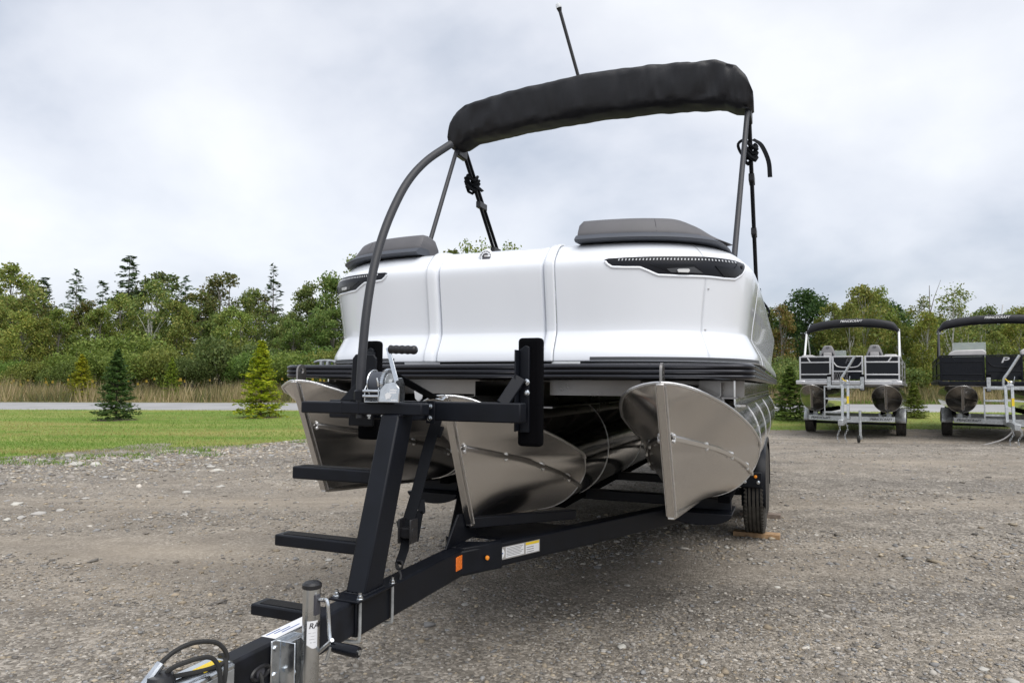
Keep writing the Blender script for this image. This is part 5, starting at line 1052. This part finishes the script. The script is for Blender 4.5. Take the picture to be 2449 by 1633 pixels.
cj = Vector((JU + JR, JV - 0.004, -0.662))
bpart('crank_socket', 'ink', lambda b: b.box(cj.x - 0.010, cj.x + 0.003, cj.y - 0.012, cj.y + 0.008, cj.z - 0.045, cj.z + 0.014), par=jk, bevel=0.002)
g0 = Vector(onv(PB(1045, 742), JV - 0.02)); g1 = Vector(onv(PB(1195, 775), JV - 0.02))
bpart('jack_crank', 'zinc', lambda b: b.tube(catmull([cj, cj + Vector((0.02, 0, 0.0)), Vector(onv(PB(1018, 490), JV - 0.01)), Vector(onv(PB(1026, 590), JV - 0.01)), Vector(onv(PB(1032, 690), JV - 0.015)), g0], 6), 0.0058, 10), par=jk, bevel=0)
bpart('jack_grip', 'gloss_black', lambda b: b.tube([g0.lerp(g1, k / 8) for k in range(9)], [0.0125, 0.0145, 0.015, 0.0155, 0.016, 0.0163, 0.0165, 0.0165, 0.0145], 16), par=jk, bevel=0)
bpart('grip_pin', 'zinc', lambda b: b.tube([g1, g1 + (g1 - g0).normalized() * 0.003], 0.0075, 10), par=jk, bevel=0)
bpart('pivot_pin', 'zinc', lambda b: (b.tube([Vector(onv(PB(965, 775), JV + 0.02)), Vector(onv(PB(1045, 705), JV - 0.03))], 0.0058, 8), b.tube([Vector(onv(PB(1040, 740), JV - 0.03)), Vector(onv(PB(1015, 815), JV - 0.03))], 0.0055, 8)), par=jk, bevel=0)
bpart('mount_plate', 'zinc', lambda b: b.box(0.036, 0.042, JV - 0.075, JV + 0.07, -1.00, -0.775), par=jk, bevel=0.008)
bpart('mount_channel', 'zinc', lambda b: (b.box(0.042, 0.094, JV - 0.038, JV - 0.034, -0.99, -0.785), b.box(0.042, 0.094, JV + 0.034, JV + 0.038, -0.99, -0.785), b.box(0.042, 0.075, JV - 0.036, JV + 0.036, -0.79, -0.785)), par=jk, bevel=0.002)
for dv, ww in ((-0.06, -0.80), (-0.06, -0.875), (-0.06, -0.95)): bpart('bolt', 'zinc', lambda b: b.lathe([(0.010, 0), (0.0085, 0.006), (0, 0.007)], (0.042, JV + dv, ww), (1, 0, 0), 6), par=jk, bevel=0)
for dv, ww in ((-0.022, -0.86), (-0.005, -0.885)): bpart('pivot_bolt', 'zinc', lambda b: b.lathe([(0.012, 0), (0.010, 0.006), (0, 0.007)], (0.06, JV + dv, ww), (0.3, -1, 0), 10), par=jk, bevel=0)
# sticker round the jack tube with its lettering
aR = [R(x) for x in lin(-78, -8, 14)]
def jp(a, w, e=0.0008): return Vector((JU + (JR + e) * math.cos(a), JV + (JR + e) * math.sin(a), w))
js = bpart('jack_label', 'label', lambda b: b.grid([[jp(a, w) for w in (-0.795 + 0.006 * math.sin(a * 3), -0.76, -0.722)] for a in aR]), par=jk, bevel=0)
def jack_text(body, size, w, a0, m):
    o = text(body, size, m, js, (0, 0, 0), (1, 0, 0), (0, 0, 1), align='LEFT', shear=0.2)
    for v_ in o.data.vertices: c = v_.co - OFF; a_ = a0 + c.x / JR; v_.co = jp(a_, w + c.z, 0.0016 + 0 * c.y) + OFF
jack_text('RAM', 0.022, -0.736, R(-66), 'ink'); 
for k in range(4): bpart('print_line', 'ink', lambda b: b.grid([[jp(a, -0.755 - 0.009 * k), jp(a, -0.7575 - 0.009 * k)] for a in lin(R(-66 + 3 * k), R(-18), 8)]), par=js, bevel=0)
# coupler
cp = part_empty('coupler', tr)
bpart('coupler_shell', 'zinc', lambda b: (b.box(-0.046, 0.046, -2.25, -1.705, -0.98, -0.776)), par=cp, bevel=0.012, seg=3)
bpart('data_plate', 'galv', lambda b: b.box(0.0462, 0.0475, -1.87, -1.715, -0.92, -0.795), par=cp, bevel=0.001)
text('D', 0.045, 'ink', cp, (0.0478, -1.835, -0.842), (0, 1, 0), (0, 0, 1), extr=0.0004)
text('DEMCO', 0.022, 'ink', cp, (0.0478, -1.765, -0.868), (0, 1, 0), (0, 0, 1), extr=0.0004)
bpart('caution_label', 'yellow', lambda b: b.box(-0.012, 0.030, -1.80, -1.725, -0.7758, -0.7752), par=cp, bevel=0)
bpart('reservoir_cap', 'plastic', lambda b: b.lathe([(0.034, 0), (0.036, 0.012), (0.03, 0.026), (0, 0.03)], (-0.012, -1.90, -0.776), (0, 0, 1), 18), par=cp, bevel=0)
for dv, uu in ((-1.98, -0.02), (-1.95, 0.02), (-1.99, 0.028)): bpart('bolt', 'zinc', lambda b: b.lathe([(0.009, 0), (0.009, 0.006), (0, 0.007)], (uu, dv, -0.776), (0, 0, 1), 8), par=cp, bevel=0)
# breakaway cable in loose loops
cb = part_empty('breakaway_cable', tr)
bpart('cable', 'rubber', lambda b: (b.tube(catmull([(-0.03, -1.93, -0.77), (-0.02, -1.88, -0.72), (0.0, -1.82, -0.70), (0.03, -1.76, -0.715), (0.045, -1.74, -0.76), (0.03, -1.78, -0.772), (0.0, -1.84, -0.77), (-0.012, -1.885, -0.76), (0.01, -1.87, -0.735), (0.05, -1.80, -0.735), (0.064, -1.78, -0.80), (0.056, -1.80, -0.88), (0.05, -1.84, -0.95)], 7), 0.006, 8)), par=cb, bevel=0)
bpart('cable_loop', 'rubber', lambda b: b.tube(catmull([(0.052, -1.80, -0.95), (0.056, -1.765, -0.84), (0.052, -1.75, -0.775), (0.03, -1.735, -0.757), (0.0, -1.72, -0.765)], 6), 0.006, 8), par=cb, bevel=0)
bpart('ferrule', 'zinc', lambda b: b.tube([(-0.03, -1.935, -0.772), (-0.022, -1.89, -0.728)], 0.0115, 10), par=cb, bevel=0)
bpart('wiring', 'rubber', lambda b: b.tube(catmull([(0.03, -1.60, -0.85), (0.045, -1.605, -0.87), (0.05, -1.61, -0.93), (0.05, -1.62, -1.0)], 5), 0.006, 8), par=cb, bevel=0)
# labels, reflector, marker lamp
tl = [onw(PB(*p), TT + 0.0038) for p in ((652, 690), (715, 703), (880, 636), (834, 610))]
lab = bpart('tongue_label', 'label', lambda b: b.prism([Vector((-0.028, -1.53, TT + 0.0034)), Vector((0.024, -1.53, TT + 0.0034)), Vector((0.024, -1.33, TT + 0.0034)), Vector((-0.028, -1.33, TT + 0.0034))], (0, 0, 0.0008)), bevel=0)
for k in range(3): bpart('print_line', 'ink_blue', lambda b: b.box(-0.020 + 0.012 * k, -0.016 + 0.012 * k, -1.52 + 0.02 * k, -1.46 + 0.03 * k, TT + 0.0043, TT + 0.0046), par=lab, bevel=0)
q = onu(PB(1775, 265), 0.0415); bpart('reflector', 'orange', lambda b: b.box(0.0412, 0.0445, q[1] - 0.062, q[1] + 0.045, q[2] - 0.030, q[2] + 0.032), bevel=0.003)
bd = Vector((0.898, 1.98, 0)).normalized(); bn = Vector((bd.y, -bd.x, 0)); b0 = Vector((0.002, HS - 0.05, (TT + TB_) / 2 - 0.004)) + bn * 0.0385
def onface(px, py):       # pixel to the right face of the splayed beam (distance along it, height)
    d_ = ray(px, py); o_ = CAM - BO; n3 = AU * bn.x + AV * bn.y; t_ = ((AU * b0.x + AV * b0.y) @ n3 - o_ @ n3) / (d_ @ n3); P_ = loc(CAM + d_ * t_); return (Vector(P_) - b0).dot(bd), P_[2]
def facebox(b, x0, x1, w0, w1, e0, e1): b.hexa([b0 + bd * x + bn * e_ + Vector((0, 0, w - b0.z)) for w in (w0, w1) for x, e_ in ((x0, e0), (x1, e0), (x1, e1), (x0, e1))])
sa, wa = onface(*PB(1885, 235)); bpart('marker_light', 'amber', lambda b: b.lathe([(0.011, 0), (0.010, 0.006), (0, 0.010)], Vector((0.0, 0, 0)) + b0 + bd * max(sa, 0.16) + bn * 0.012 + Vector((0, 0, -0.842 - b0.z)), bn, 14), bevel=0)
l0, _ = onface(*PB(1970, 210)); l1, _ = onface(*PB(2212, 160)); wt0, wt1 = -0.872, -0.812
pl_ = bpart('maker_plate', 'label_grey', lambda b: facebox(b, l0, l1, wt0, wt1, 0.0003, 0.0012), bevel=0)
dl = l1 - l0; bpart('plate_text_field', 'label', lambda b: facebox(b, l0 + dl * 0.2, l0 + dl * 0.62, wt0 + 0.006, wt1 - 0.004, 0.0013, 0.0018), par=pl_, bevel=0)
bpart('plate_data_field', 'label', lambda b: facebox(b, l0 + dl * 0.66, l1 - dl * 0.02, wt0 + 0.004, wt1 - 0.016, 0.0013, 0.0018), par=pl_, bevel=0); bpart('plate_warning', 'yellow', lambda b: facebox(b, l0 + dl * 0.66, l1 - dl * 0.02, wt1 - 0.0155, wt1 - 0.003, 0.0013, 0.0018), par=pl_, bevel=0)
for k in range(6): bpart('print_line', 'ink', lambda b: facebox(b, l0 + dl * 0.215, l0 + dl * (0.6 - 0.03 * (k % 3)), wt1 - 0.011 - k * 0.0072, wt1 - 0.0088 - k * 0.0072, 0.0019, 0.0021), par=pl_, bevel=0)
for k in range(3): bpart('print_line', 'ink', lambda b: facebox(b, l0 + dl * 0.68, l0 + dl * 0.85, wt0 + 0.010 + k * 0.011, wt0 + 0.0125 + k * 0.011, 0.0019, 0.0021), par=pl_, bevel=0)
bpart('plate_seal', 'label', lambda b: b.lathe([(0.026, 0), (0.026, 0.0006), (0, 0.0007)], b0 + bd * (l0 + dl * 0.085) + bn * 0.0013 + Vector((0, 0, (wt0 + wt1) / 2 - b0.z)), bn, 24), par=pl_, bevel=0)
bpart('plate_seal_mark', 'ink_blue', lambda b: facebox(b, l0 + dl * 0.03, l0 + dl * 0.14, (wt0 + wt1) / 2 - 0.003, (wt0 + wt1) / 2 + 0.003, 0.0021, 0.0023), par=pl_, bevel=0)
# timber under the wheels
OFF = Vector((0, 0, 0))
for v, m, lb in ((3.18, 'wood', 'fresh brown timber block under the front right trailer tyre'), (4.06, 'wood_grey', 'weathered grey timber block under the rear right trailer tyre')):
    P = l2w((1.165, v, 0)); mb = MB(); mb.box(-0.19, 0.19, -0.05, 0.05, 0, 0.04); o = mb.build('timber_block', m, None, 0, bevel=0.003); o.location = (P[0] + 0.0, P[1] - 0.02, 0.0); o.rotation_euler = (0, 0, -math.atan2(AV[0], AV[1]) - 0.05); tag(o, lb, 'timber')

# weld beads where the steps and the post are joined
OFF = Vector((0, 0, 1.36))
def bead(path, r_=0.0042):
    n = max(6, int(sum((Vector(a) - Vector(b)).length for a, b in zip(path[:-1], path[1:])) / 0.006)); P_ = []
    L_ = [(Vector(a), Vector(b)) for a, b in zip(path[:-1], path[1:])]
    for a, b in L_:
        m = max(3, int((b - a).length / 0.006)); P_ += [a.lerp(b, k / m) for k in range(m)]
    P_.append(L_[-1][1]); bpart('weld_bead', 'powder_old', lambda q: q.tube(P_, [r_ * (1 + 0.28 * math.sin(k * 2.1)) for k in range(len(P_))], 6), bevel=0)
bead([(-0.042, -1.097, -0.774), (0.043, -1.097, -0.774), (0.043, -0.976, -0.774)])
bead([(0.042, -0.886, -0.152), (0.042, -0.77, -0.152)])
for st_ in [o for o in tr.children if o.name.startswith('foot_step')]:
    zs_ = [v.co.z - 1.36 for v in st_.data.vertices]; vs_ = [v.co.y for v in st_.data.vertices]; z0_, z1_, v0_, v1_ = min(zs_), max(zs_), min(vs_), max(vs_)
    bead([(-0.043, v0_ - 0.001, z0_), (-0.043, v0_ - 0.001, z1_ + 0.001), (-0.043, v1_, z1_ + 0.001)])
bead([(0.0425, HS - 0.03, TB_ - 0.004), (0.0455, HS - 0.03, TT + 0.002)], 0.0035)
OFF = Vector((0, 0, 0))

# ================================================================== THE TWO PARKED BOATS ON GALVANISED TRAILERS
def parked_matrix(x, y, z, yaw, pitch):
    vv = np.array([math.sin(yaw) * math.cos(pitch), math.cos(yaw) * math.cos(pitch), -math.sin(pitch)]); uu = np.array([vv[1], -vv[0], 0]); uu /= np.linalg.norm(uu); ww = np.cross(uu, vv); m = Matrix.Identity(4)
    for i in range(3): m[i][0], m[i][1], m[i][2] = uu[i], vv[i], ww[i]
    m[0][3], m[1][3], m[2][3] = x, y, z; return m
def parked(x, y, label, tlabel, dark, yaw, pitch, hw=1.08):
    global OFF, GW
    z = -0.105; M = parked_matrix(x, y, z, yaw, pitch); OFF = Vector((0, 0, 0)); fr = 'alu_frame' if not dark else 'powder'; leg = 'white_tube' if not dark else 'handrail'
    b = empty('pontoon_boat', M @ Matrix.Translation((0, 0, 0.6))); tag(b, label, 'boat'); OFF = Vector((0, 0, -0.6))
    P = lambda name, m, fn, par=b, bevel=0, smooth=30: bpart(name, m, fn, par, bevel, smooth)
    L_ = 5.6
    for u0 in (-0.76, 0.76):
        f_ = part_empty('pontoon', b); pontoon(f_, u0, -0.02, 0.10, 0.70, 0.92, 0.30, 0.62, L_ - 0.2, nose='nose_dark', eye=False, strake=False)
    P('deck', 'deck_under', lambda q: q.box(-hw + 0.03, hw - 0.03, 0.03, L_, 1.24, 1.30))
    P('deck_rail', fr, lambda q: (q.box(-hw, hw, 0.0, 0.03, 1.235, 1.325), q.box(-hw, -hw + 0.03, 0.03, L_, 1.235, 1.325), q.box(hw - 0.03, hw, 0.03, L_, 1.235, 1.325)), bevel=0.012)
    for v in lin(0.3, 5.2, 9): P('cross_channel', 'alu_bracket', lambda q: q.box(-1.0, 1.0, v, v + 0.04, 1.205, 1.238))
    for s in (-1, 1): P('corner_casting', fr, lambda q: q.box(min(s * (hw - 0.2), s * (hw + 0.006)), max(s * (hw - 0.2), s * (hw + 0.006)), -0.006, 0.05, 1.232, 1.328), bevel=0.02)
    # fence sections: skin, rails, posts
    T0, T1 = 1.34, 1.88; fw = hw - 0.06; VF = 0.16
    def section(name, a, c, rails, diag=0):
        a, c = Vector(a), Vector(c); o_ = part_empty(name, b); d = (c - a).normalized(); nrm = Vector((d.y, -d.x, 0))
        bpart('skin', 'gloss_black', lambda q: q.beam(a + Vector((0, 0, (T0 + T1) / 2)), c + Vector((0, 0, (T0 + T1) / 2)), 0.008, T1 - T0 - 0.04), o_, 0)
        for w in rails: bpart('rail', fr, lambda q: q.beam(a + nrm * 0.006 + Vector((0, 0, w)), c + nrm * 0.006 + Vector((0, 0, w)), 0.034, 0.030), o_, 0.005)
        for e_ in (a, c): bpart('post', fr, lambda q: q.beam(e_ + Vector((0, 0, T0 - 0.01)), e_ + Vector((0, 0, T1 + 0.012)), 0.045, 0.036, (d.x, d.y, 0)), o_, 0.005)
        if diag: 
            m_ = a.lerp(c, 0.25 if diag < 0 else 0.78); bpart('rail', fr, lambda q: q.beam(m_ + nrm * 0.006 + Vector((0, 0, T1 - 0.02)), m_ + nrm * 0.006 + d * 0.07 * (-diag) + Vector((0, 0, T1 - 0.13)), 0.03, 0.03, (d.x, d.y, 0)), o_, 0.004)
        return o_
    RL = (T0 + 0.01, T0 + 0.13, T1 - 0.13, T1)
    section('fence_panel', (-fw, VF + 0.10, 0), (-0.36, VF, 0), RL, -1); section('fence_panel', (0.36, VF, 0), (fw, VF + 0.10, 0), RL, 1)
    for s in (-1, 1):
        a, c = ((s * fw, VF + 0.12, 0), (s * fw, 2.6, 0)); 
        if s < 0: a, c = c, a
        section('side_fence_panel', a, c, RL); a, c = ((s * fw, 2.66, 0), (s * fw, L_ - 0.2, 0)); 
        if s < 0: a, c = c, a
        section('side_fence_panel', a, c, RL)
    g = section('gate', (-0.305, VF, 0), (0.305, VF, 0), (T1, T0 + 0.20))
    bpart('swoop_rail', fr, lambda q: q.tube(catmull([(-0.29, VF - 0.02, T1 - 0.13), (-0.2, VF - 0.02, T1 - 0.23), (0.0, VF - 0.02, T1 - 0.25), (0.2, VF - 0.02, T1 - 0.23), (0.29, VF - 0.02, T1 - 0.13)], 5), 0.014, 8), g, 0)
    text('P', 0.17, 'alu_frame' if dark else 'housing_panel', g, (0.0, VF - 0.012, T1 - 0.105), (1, 0, 0), (0, 0, 1), name='badge_letter', shear=0.25, wscale=1.5, extr=0.002)
    if not dark:      # lower opening of the gate: netting bag and coiled rope behind it
        bpart('net_bag', 'vinyl_grey', lambda q: [q.beam((-0.29 + 0.05 * k, VF - 0.016, T0 + 0.02), (-0.24 + 0.05 * k, VF - 0.016, T0 + 0.18), 0.005, 0.005) for k in range(6)] + [q.beam((-0.24 + 0.05 * k, VF - 0.016, T0 + 0.02), (-0.29 + 0.05 * k, VF - 0.016, T0 + 0.18), 0.005, 0.005) for k in range(6)], g, 0)
    # seats
    if not dark:
        for uu in (-0.52, 0.50):
            st = part_empty('fishing_seat', b); vs = 1.15
            bpart('backrest', 'vinyl_grey', lambda q: q.prism([(uu - 0.19, vs, 1.80), (uu + 0.19, vs, 1.80), (uu + 0.175, vs, 1.98), (uu + 0.12, vs + 0.03, 2.13), (uu + 0.09, vs + 0.035, 2.20), (uu - 0.09, vs + 0.035, 2.20), (uu - 0.12, vs + 0.03, 2.13), (uu - 0.175, vs, 1.98)], (0, 0.10, 0)), st, 0.03)
            bpart('backrest_pad', 'vinyl_light', lambda q: q.prism([(uu - 0.10, vs - 0.012, 1.80), (uu + 0.10, vs - 0.012, 1.80), (uu + 0.085, vs - 0.012, 2.02), (uu - 0.085, vs - 0.012, 2.02)], (0, 0.02, 0)), st, 0.02)
            bpart('side_inset', 'rail', lambda q: [q.prism([(uu + s * 0.115, vs - 0.006, 1.80), (uu + s * 0.15, vs - 0.006, 1.80), (uu + s * 0.135, vs - 0.006, 1.97), (uu + s * 0.10, vs - 0.006, 2.04)], (0, 0.01, 0)) for s in (-1, 1)], st, 0)
            bpart('seat_emblem', 'ink', lambda q: q.tube([(uu - 0.03, vs + 0.018, 2.12), (uu - 0.025, vs + 0.02, 2.165), (uu + 0.03, vs + 0.02, 2.165), (uu + 0.025, vs + 0.018, 2.135), (uu - 0.005, vs + 0.018, 2.13)], 0.006, 5), st, 0)
            bpart('seat_base', 'vinyl_grey', lambda q: (q.box(uu - 0.2, uu + 0.2, vs + 0.05, vs + 0.5, 1.66, 1.78), q.box(uu - 0.05, uu + 0.05, vs + 0.2, vs + 0.3, 1.30, 1.66)), st, 0.02)
        P('windscreen', 'windscreen', lambda q: q.box(-0.80, -0.18, 2.0, 2.015, 1.80, 2.12), bevel=0.004)
        P('console', 'vinyl_light', lambda q: q.box(-0.78, -0.2, 2.05, 2.5, 1.3, 1.84), bevel=0.05)
        for s in (-1, 1): P('corner_cushion', 'vinyl_light', lambda q: q.box(s * 0.86 - 0.13, s * 0.86 + 0.13, 0.3, 1.0, 1.86, 1.93), bevel=0.03)
    else:
        P('lounge_back', 'vinyl_light', lambda q: q.prism([(-1.0, 0.30, 1.88), (-0.30, 0.24, 1.88), (-0.30, 0.24, 1.98), (-0.36, 0.26, 2.02), (-0.86, 0.30, 2.01), (-0.97, 0.33, 1.96)], (0, 0.14, 0)), bevel=0.03)
        P('lounge_back', 'vinyl_light', lambda q: q.prism([(0.30, 0.24, 1.88), (1.0, 0.30, 1.88), (0.97, 0.33, 1.96), (0.86, 0.30, 2.01), (0.36, 0.26, 2.02), (0.30, 0.24, 1.98)], (0, 0.14, 0)), bevel=0.03)
        P('windscreen', 'windscreen', lambda q: q.box(-0.85, -0.2, 1.5, 1.515, 1.9, 2.24), bevel=0.004)
    # sunshade boot with its lettering
    vb = 1.35; rows_ = []; ze = 2.62; n = 50
    def crown(t): return ze + 0.15 * (1 - abs(t) ** 2.4) - 0.10 * sstep(0.86, 1.0, abs(t))
    for k in range(n + 1):
        t = -1 + 2 * k / n; x_ = t * (hw - 0.04); e_ = max(0.3, (1 - abs(t) ** 18)); ring_ = []
        for j in range(16):
            a = 2 * math.pi * j / 16; ca, sa = math.cos(a), math.sin(a); wr = 0.008 * mnoise.noise(Vector((x_ * 7, ca * 2, sa * 2 + (3 if dark else 0))))
            ring_.append((x_, vb - math.copysign(abs(ca) ** 0.7, ca) * (0.11 * e_ + wr), crown(t) - 0.02 + math.copysign(abs(sa) ** 0.7, sa) * (0.105 * e_ + wr)))
        rows_.append(ring_)
    mb = MB(); mb.grid(rows_, True); mb.f.append(tuple(range(15, -1, -1))); mb.f.append(tuple(n * 16 + k for k in range(16))); bt = mb.build('sunshade_boot', 'canvas', b, 60)
    text('PRINCECRAFT', 0.074, 'white_print', bt, (0.0, vb - 0.125, ze + 0.165), (1, 0, 0), (0, 0.12, 1), shear=0.3, extr=0.002, wscale=1.0)
    for s in (-1, 1):
        P('sunshade_leg', leg, lambda q: q.tube([(s * (hw - 0.06), 0.95, 1.86), (s * (hw - 0.07), vb, 2.56)], 0.024, 10)); P('sunshade_leg', leg, lambda q: q.tube([(s * (hw - 0.06), 2.1, 1.86), (s * (hw - 0.07), vb + 0.05, 2.56)], 0.015, 8))
    P('pole_light', 'white_tube', lambda q: q.tube([(0.1, vb, 2.72), (0.13, vb, 2.72 + (0.14 if not dark else 0.36))], 0.014, 8))
    # ---------------- trailer
    t_ = empty('boat_trailer', M); tag(t_, tlabel, 'trailer'); OFF = Vector((0, 0, 0)); Q = lambda name, m, fn, par=t_, bevel=0.003, smooth=30: bpart(name, m, fn, par, bevel, smooth)
    fz = 0.40
    Q('tongue_beam', 'galv', lambda q: q.box(-0.04, 0.04, -1.35, 0.34, fz, fz + 0.108))
    for s in (-1, 1):
        bm_ = Q('splayed_beam', 'galv', lambda q: q.beam((s * 0.0, 0.32, fz + 0.056), (s * 0.90, 0.72, fz + 0.056), 0.05, 0.115)); d = Vector((s * 0.90, 0.40, 0)).normalized(); nr = Vector((d.y, -d.x, 0)) * s
        text('PRINCECRAFT', 0.075, 'ink', bm_, Vector((s * 0.0, 0.32, fz + 0.056)) + d * 0.68 + nr * 0.027, d * s, (0, 0, 1), shear=0.2, extr=0.001)
        Q('side_beam', 'galv', lambda q: q.box(s * 0.86 - 0.025, s * 0.86 + 0.025, 0.72, 5.0, fz, fz + 0.11))
        Q('bunk', 'carpet', lambda q: (q.beam((s * 0.64, 0.75, fz + 0.20), (s * 0.64, 5.0, fz + 0.20), 0.05, 0.09), q.beam((s * 0.88, 0.75, fz + 0.20), (s * 0.88, 5.0, fz + 0.20), 0.05, 0.09)))
        Q('bunk_post', 'galv', lambda q: (q.box(s * 0.78 - 0.05, s * 0.78 + 0.05, 0.85, 0.95, fz + 0.06, fz + 0.20), q.box(s * 0.60 - 0.03, s * 0.60 + 0.03, 0.85, 0.92, fz + 0.06, fz + 0.20)))
        keep = GW; wheel(s * 1.0, 1.75, s, 0.29, t_, Vector((s * 1.0, 1.75, 0.29 + 0.012 + 1.75 * math.sin(pitch))), 0.19, 'galv'); GW = keep
        def fen(q):
            rows2 = [[(s * 0.89, 1.75 - 0.37 * math.cos(R(a)), 0.33 + 0.34 * math.sin(R(a)) + 0.03), (s * 1.11, 1.75 - 0.37 * math.cos(R(a)), 0.33 + 0.34 * math.sin(R(a)) + 0.03), (s * 1.12, 1.75 - 0.36 * math.cos(R(a)), 0.33 + 0.32 * math.sin(R(a)))] for a in lin(0, 180, 15)]; q.grid(rows2)
        mb = MB(); fen(mb); mb.build('fender', 'galv', t_, 40, solid=0.004)
    for v in (0.95, 2.4, 3.8, 4.9): Q('cross_beam', 'galv', lambda q: q.box(-0.86, 0.86, v, v + 0.05, fz + 0.01, fz + 0.07))
    Q('axle', 'powder', lambda q: q.box(-0.95, 0.95, 1.72, 1.78, fz - 0.12, fz - 0.06))
    vm = -0.45
    Q('winch_post', 'galv', lambda q: (q.beam((-0.055, vm - 0.12, fz + 0.08), (-0.055, vm, 1.24), 0.05, 0.07, (0, 1, 0)), q.beam((0.055, vm - 0.12, fz + 0.08), (0.055, vm, 1.24), 0.05, 0.07, (0, 1, 0))))
    Q('warning_label', 'yellow', lambda q: q.box(0.032, 0.078, vm - 0.102, vm - 0.094, 0.78, 0.98), bevel=0)
    Q('guide_bar', 'galv', lambda q: q.box(-0.36, 0.36, vm - 0.03, vm + 0.03, 1.15, 1.22))
    for s in (-1, 1): Q('bow_guide', 'galv', lambda q: q.box(s * 0.33 - 0.035, s * 0.33 + 0.035, vm + 0.03, vm + 0.07, 1.12, 1.40)); Q('guide_pad', 'carpet', lambda q: q.box(s * 0.33 - 0.045, s * 0.33 + 0.045, vm + 0.07, vm + 0.12, 1.10, 1.46))
    Q('ladder', 'galv', lambda q: (q.beam((-0.42, vm - 0.02, 0.50), (-0.42, vm - 0.02, 1.2), 0.025, 0.03, (0, 1, 0)), q.box(-0.42, -0.07, vm - 0.04, vm + 0.01, 0.60, 0.64), q.box(-0.42, -0.07, vm - 0.04, vm + 0.01, 0.90, 0.94), q.box(-0.42, -0.07, vm - 0.04, vm + 0.01, 1.17, 1.20)))
    Q('hand_post', 'galv', lambda q: q.tube(catmull([(-0.08, vm, 1.15), (-0.08, vm, 1.36), (0.0, vm, 1.5), (0.20, vm, 1.86)], 4), 0.026, 10), bevel=0)
    Q('winch', 'zinc', lambda q: (q.lathe([(0.05, -0.04), (0.05, 0.04)], (0.02, vm, 1.29), (1, 0, 0), 14), q.box(-0.04, 0.08, vm - 0.05, vm + 0.05, 1.22, 1.26), q.tube([(0.08, vm - 0.05, 1.28), (0.10, vm - 0.06, 1.42)], 0.008, 6)))
    Q('strap_end', 'yellow', lambda q: q.strap([(-0.06, vm - 0.06, 1.38), (-0.02, vm - 0.06, 1.33), (0.03, vm - 0.06, 1.31)], 0.02, 0.006, (0, 0, 1)), bevel=0)
    Q('coupler', 'galv', lambda q: q.box(-0.05, 0.05, -1.6, -1.3, fz - 0.02, fz + 0.1), bevel=0.01)
    ju = 0.30 if not dark else 0.42
    Q('tongue_jack', 'galv', lambda q: (q.tube([(ju, -0.75, fz + 0.28), (ju, -0.75, 0.12)], 0.028, 12), q.box(0.04, ju, -0.78, -0.72, fz + 0.02, fz + 0.08), q.box(ju - 0.035, ju + 0.035, -0.79, -0.71, 0.07, 0.14)), bevel=0)
    Q('jack_wheel', 'rubber', lambda q: q.lathe([(0.03, -0.022), (0.075, -0.018), (0.075, 0.018), (0.03, 0.022)], (ju - 0.03, -0.82, 0.075), (1, 0.3, 0), 16), bevel=0)
    def chain(q, x0, y0, z0, n, zl):
        for k in range(n):
            z_ = z0 - (z0 - zl) * k / (n - 1); cpt = Vector((x0 + 0.03 * math.sin(k * 0.7), y0 + 0.02 * math.cos(k), z_)); ax = Vector((1, 0, 0)) if k % 2 else Vector((0, 1, 0)); q.tube([cpt + ax * (0.014 * math.cos(a)) + Vector((0, 0, 0.024 * math.sin(a))) for a in lin(0, 5.24, 6)], 0.005, 5, closed=True)
    Q('safety_chain', 'zinc', lambda q: chain(q, -0.07, -1.3, fz, 10, 0.04), bevel=0); Q('safety_chain', 'zinc', lambda q: chain(q, 0.07, -1.25, fz, 10, 0.05), bevel=0)
    if dark: Q('wiring_lead', 'label_grey', lambda q: q.tube(catmull([(0.0, -1.3, fz), (-0.2, -1.35, 0.2), (-0.5, -1.4, 0.08), (-0.75, -1.45, 0.02)], 6), 0.014, 8), bevel=0)
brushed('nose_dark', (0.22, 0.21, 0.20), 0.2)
parked(7.57, 15.45, 'black-sided pontoon boat with grey fishing seats and silver rails', 'galvanised trailer under the boat with fishing seats', False, R(31), R(1.5))
parked(10.40, 14.40, 'all-black pontoon boat with pale lounge backs and dark rails', 'galvanised trailer under the all-black boat, with a loose lead', True, R(30), R(1.0), 1.2)
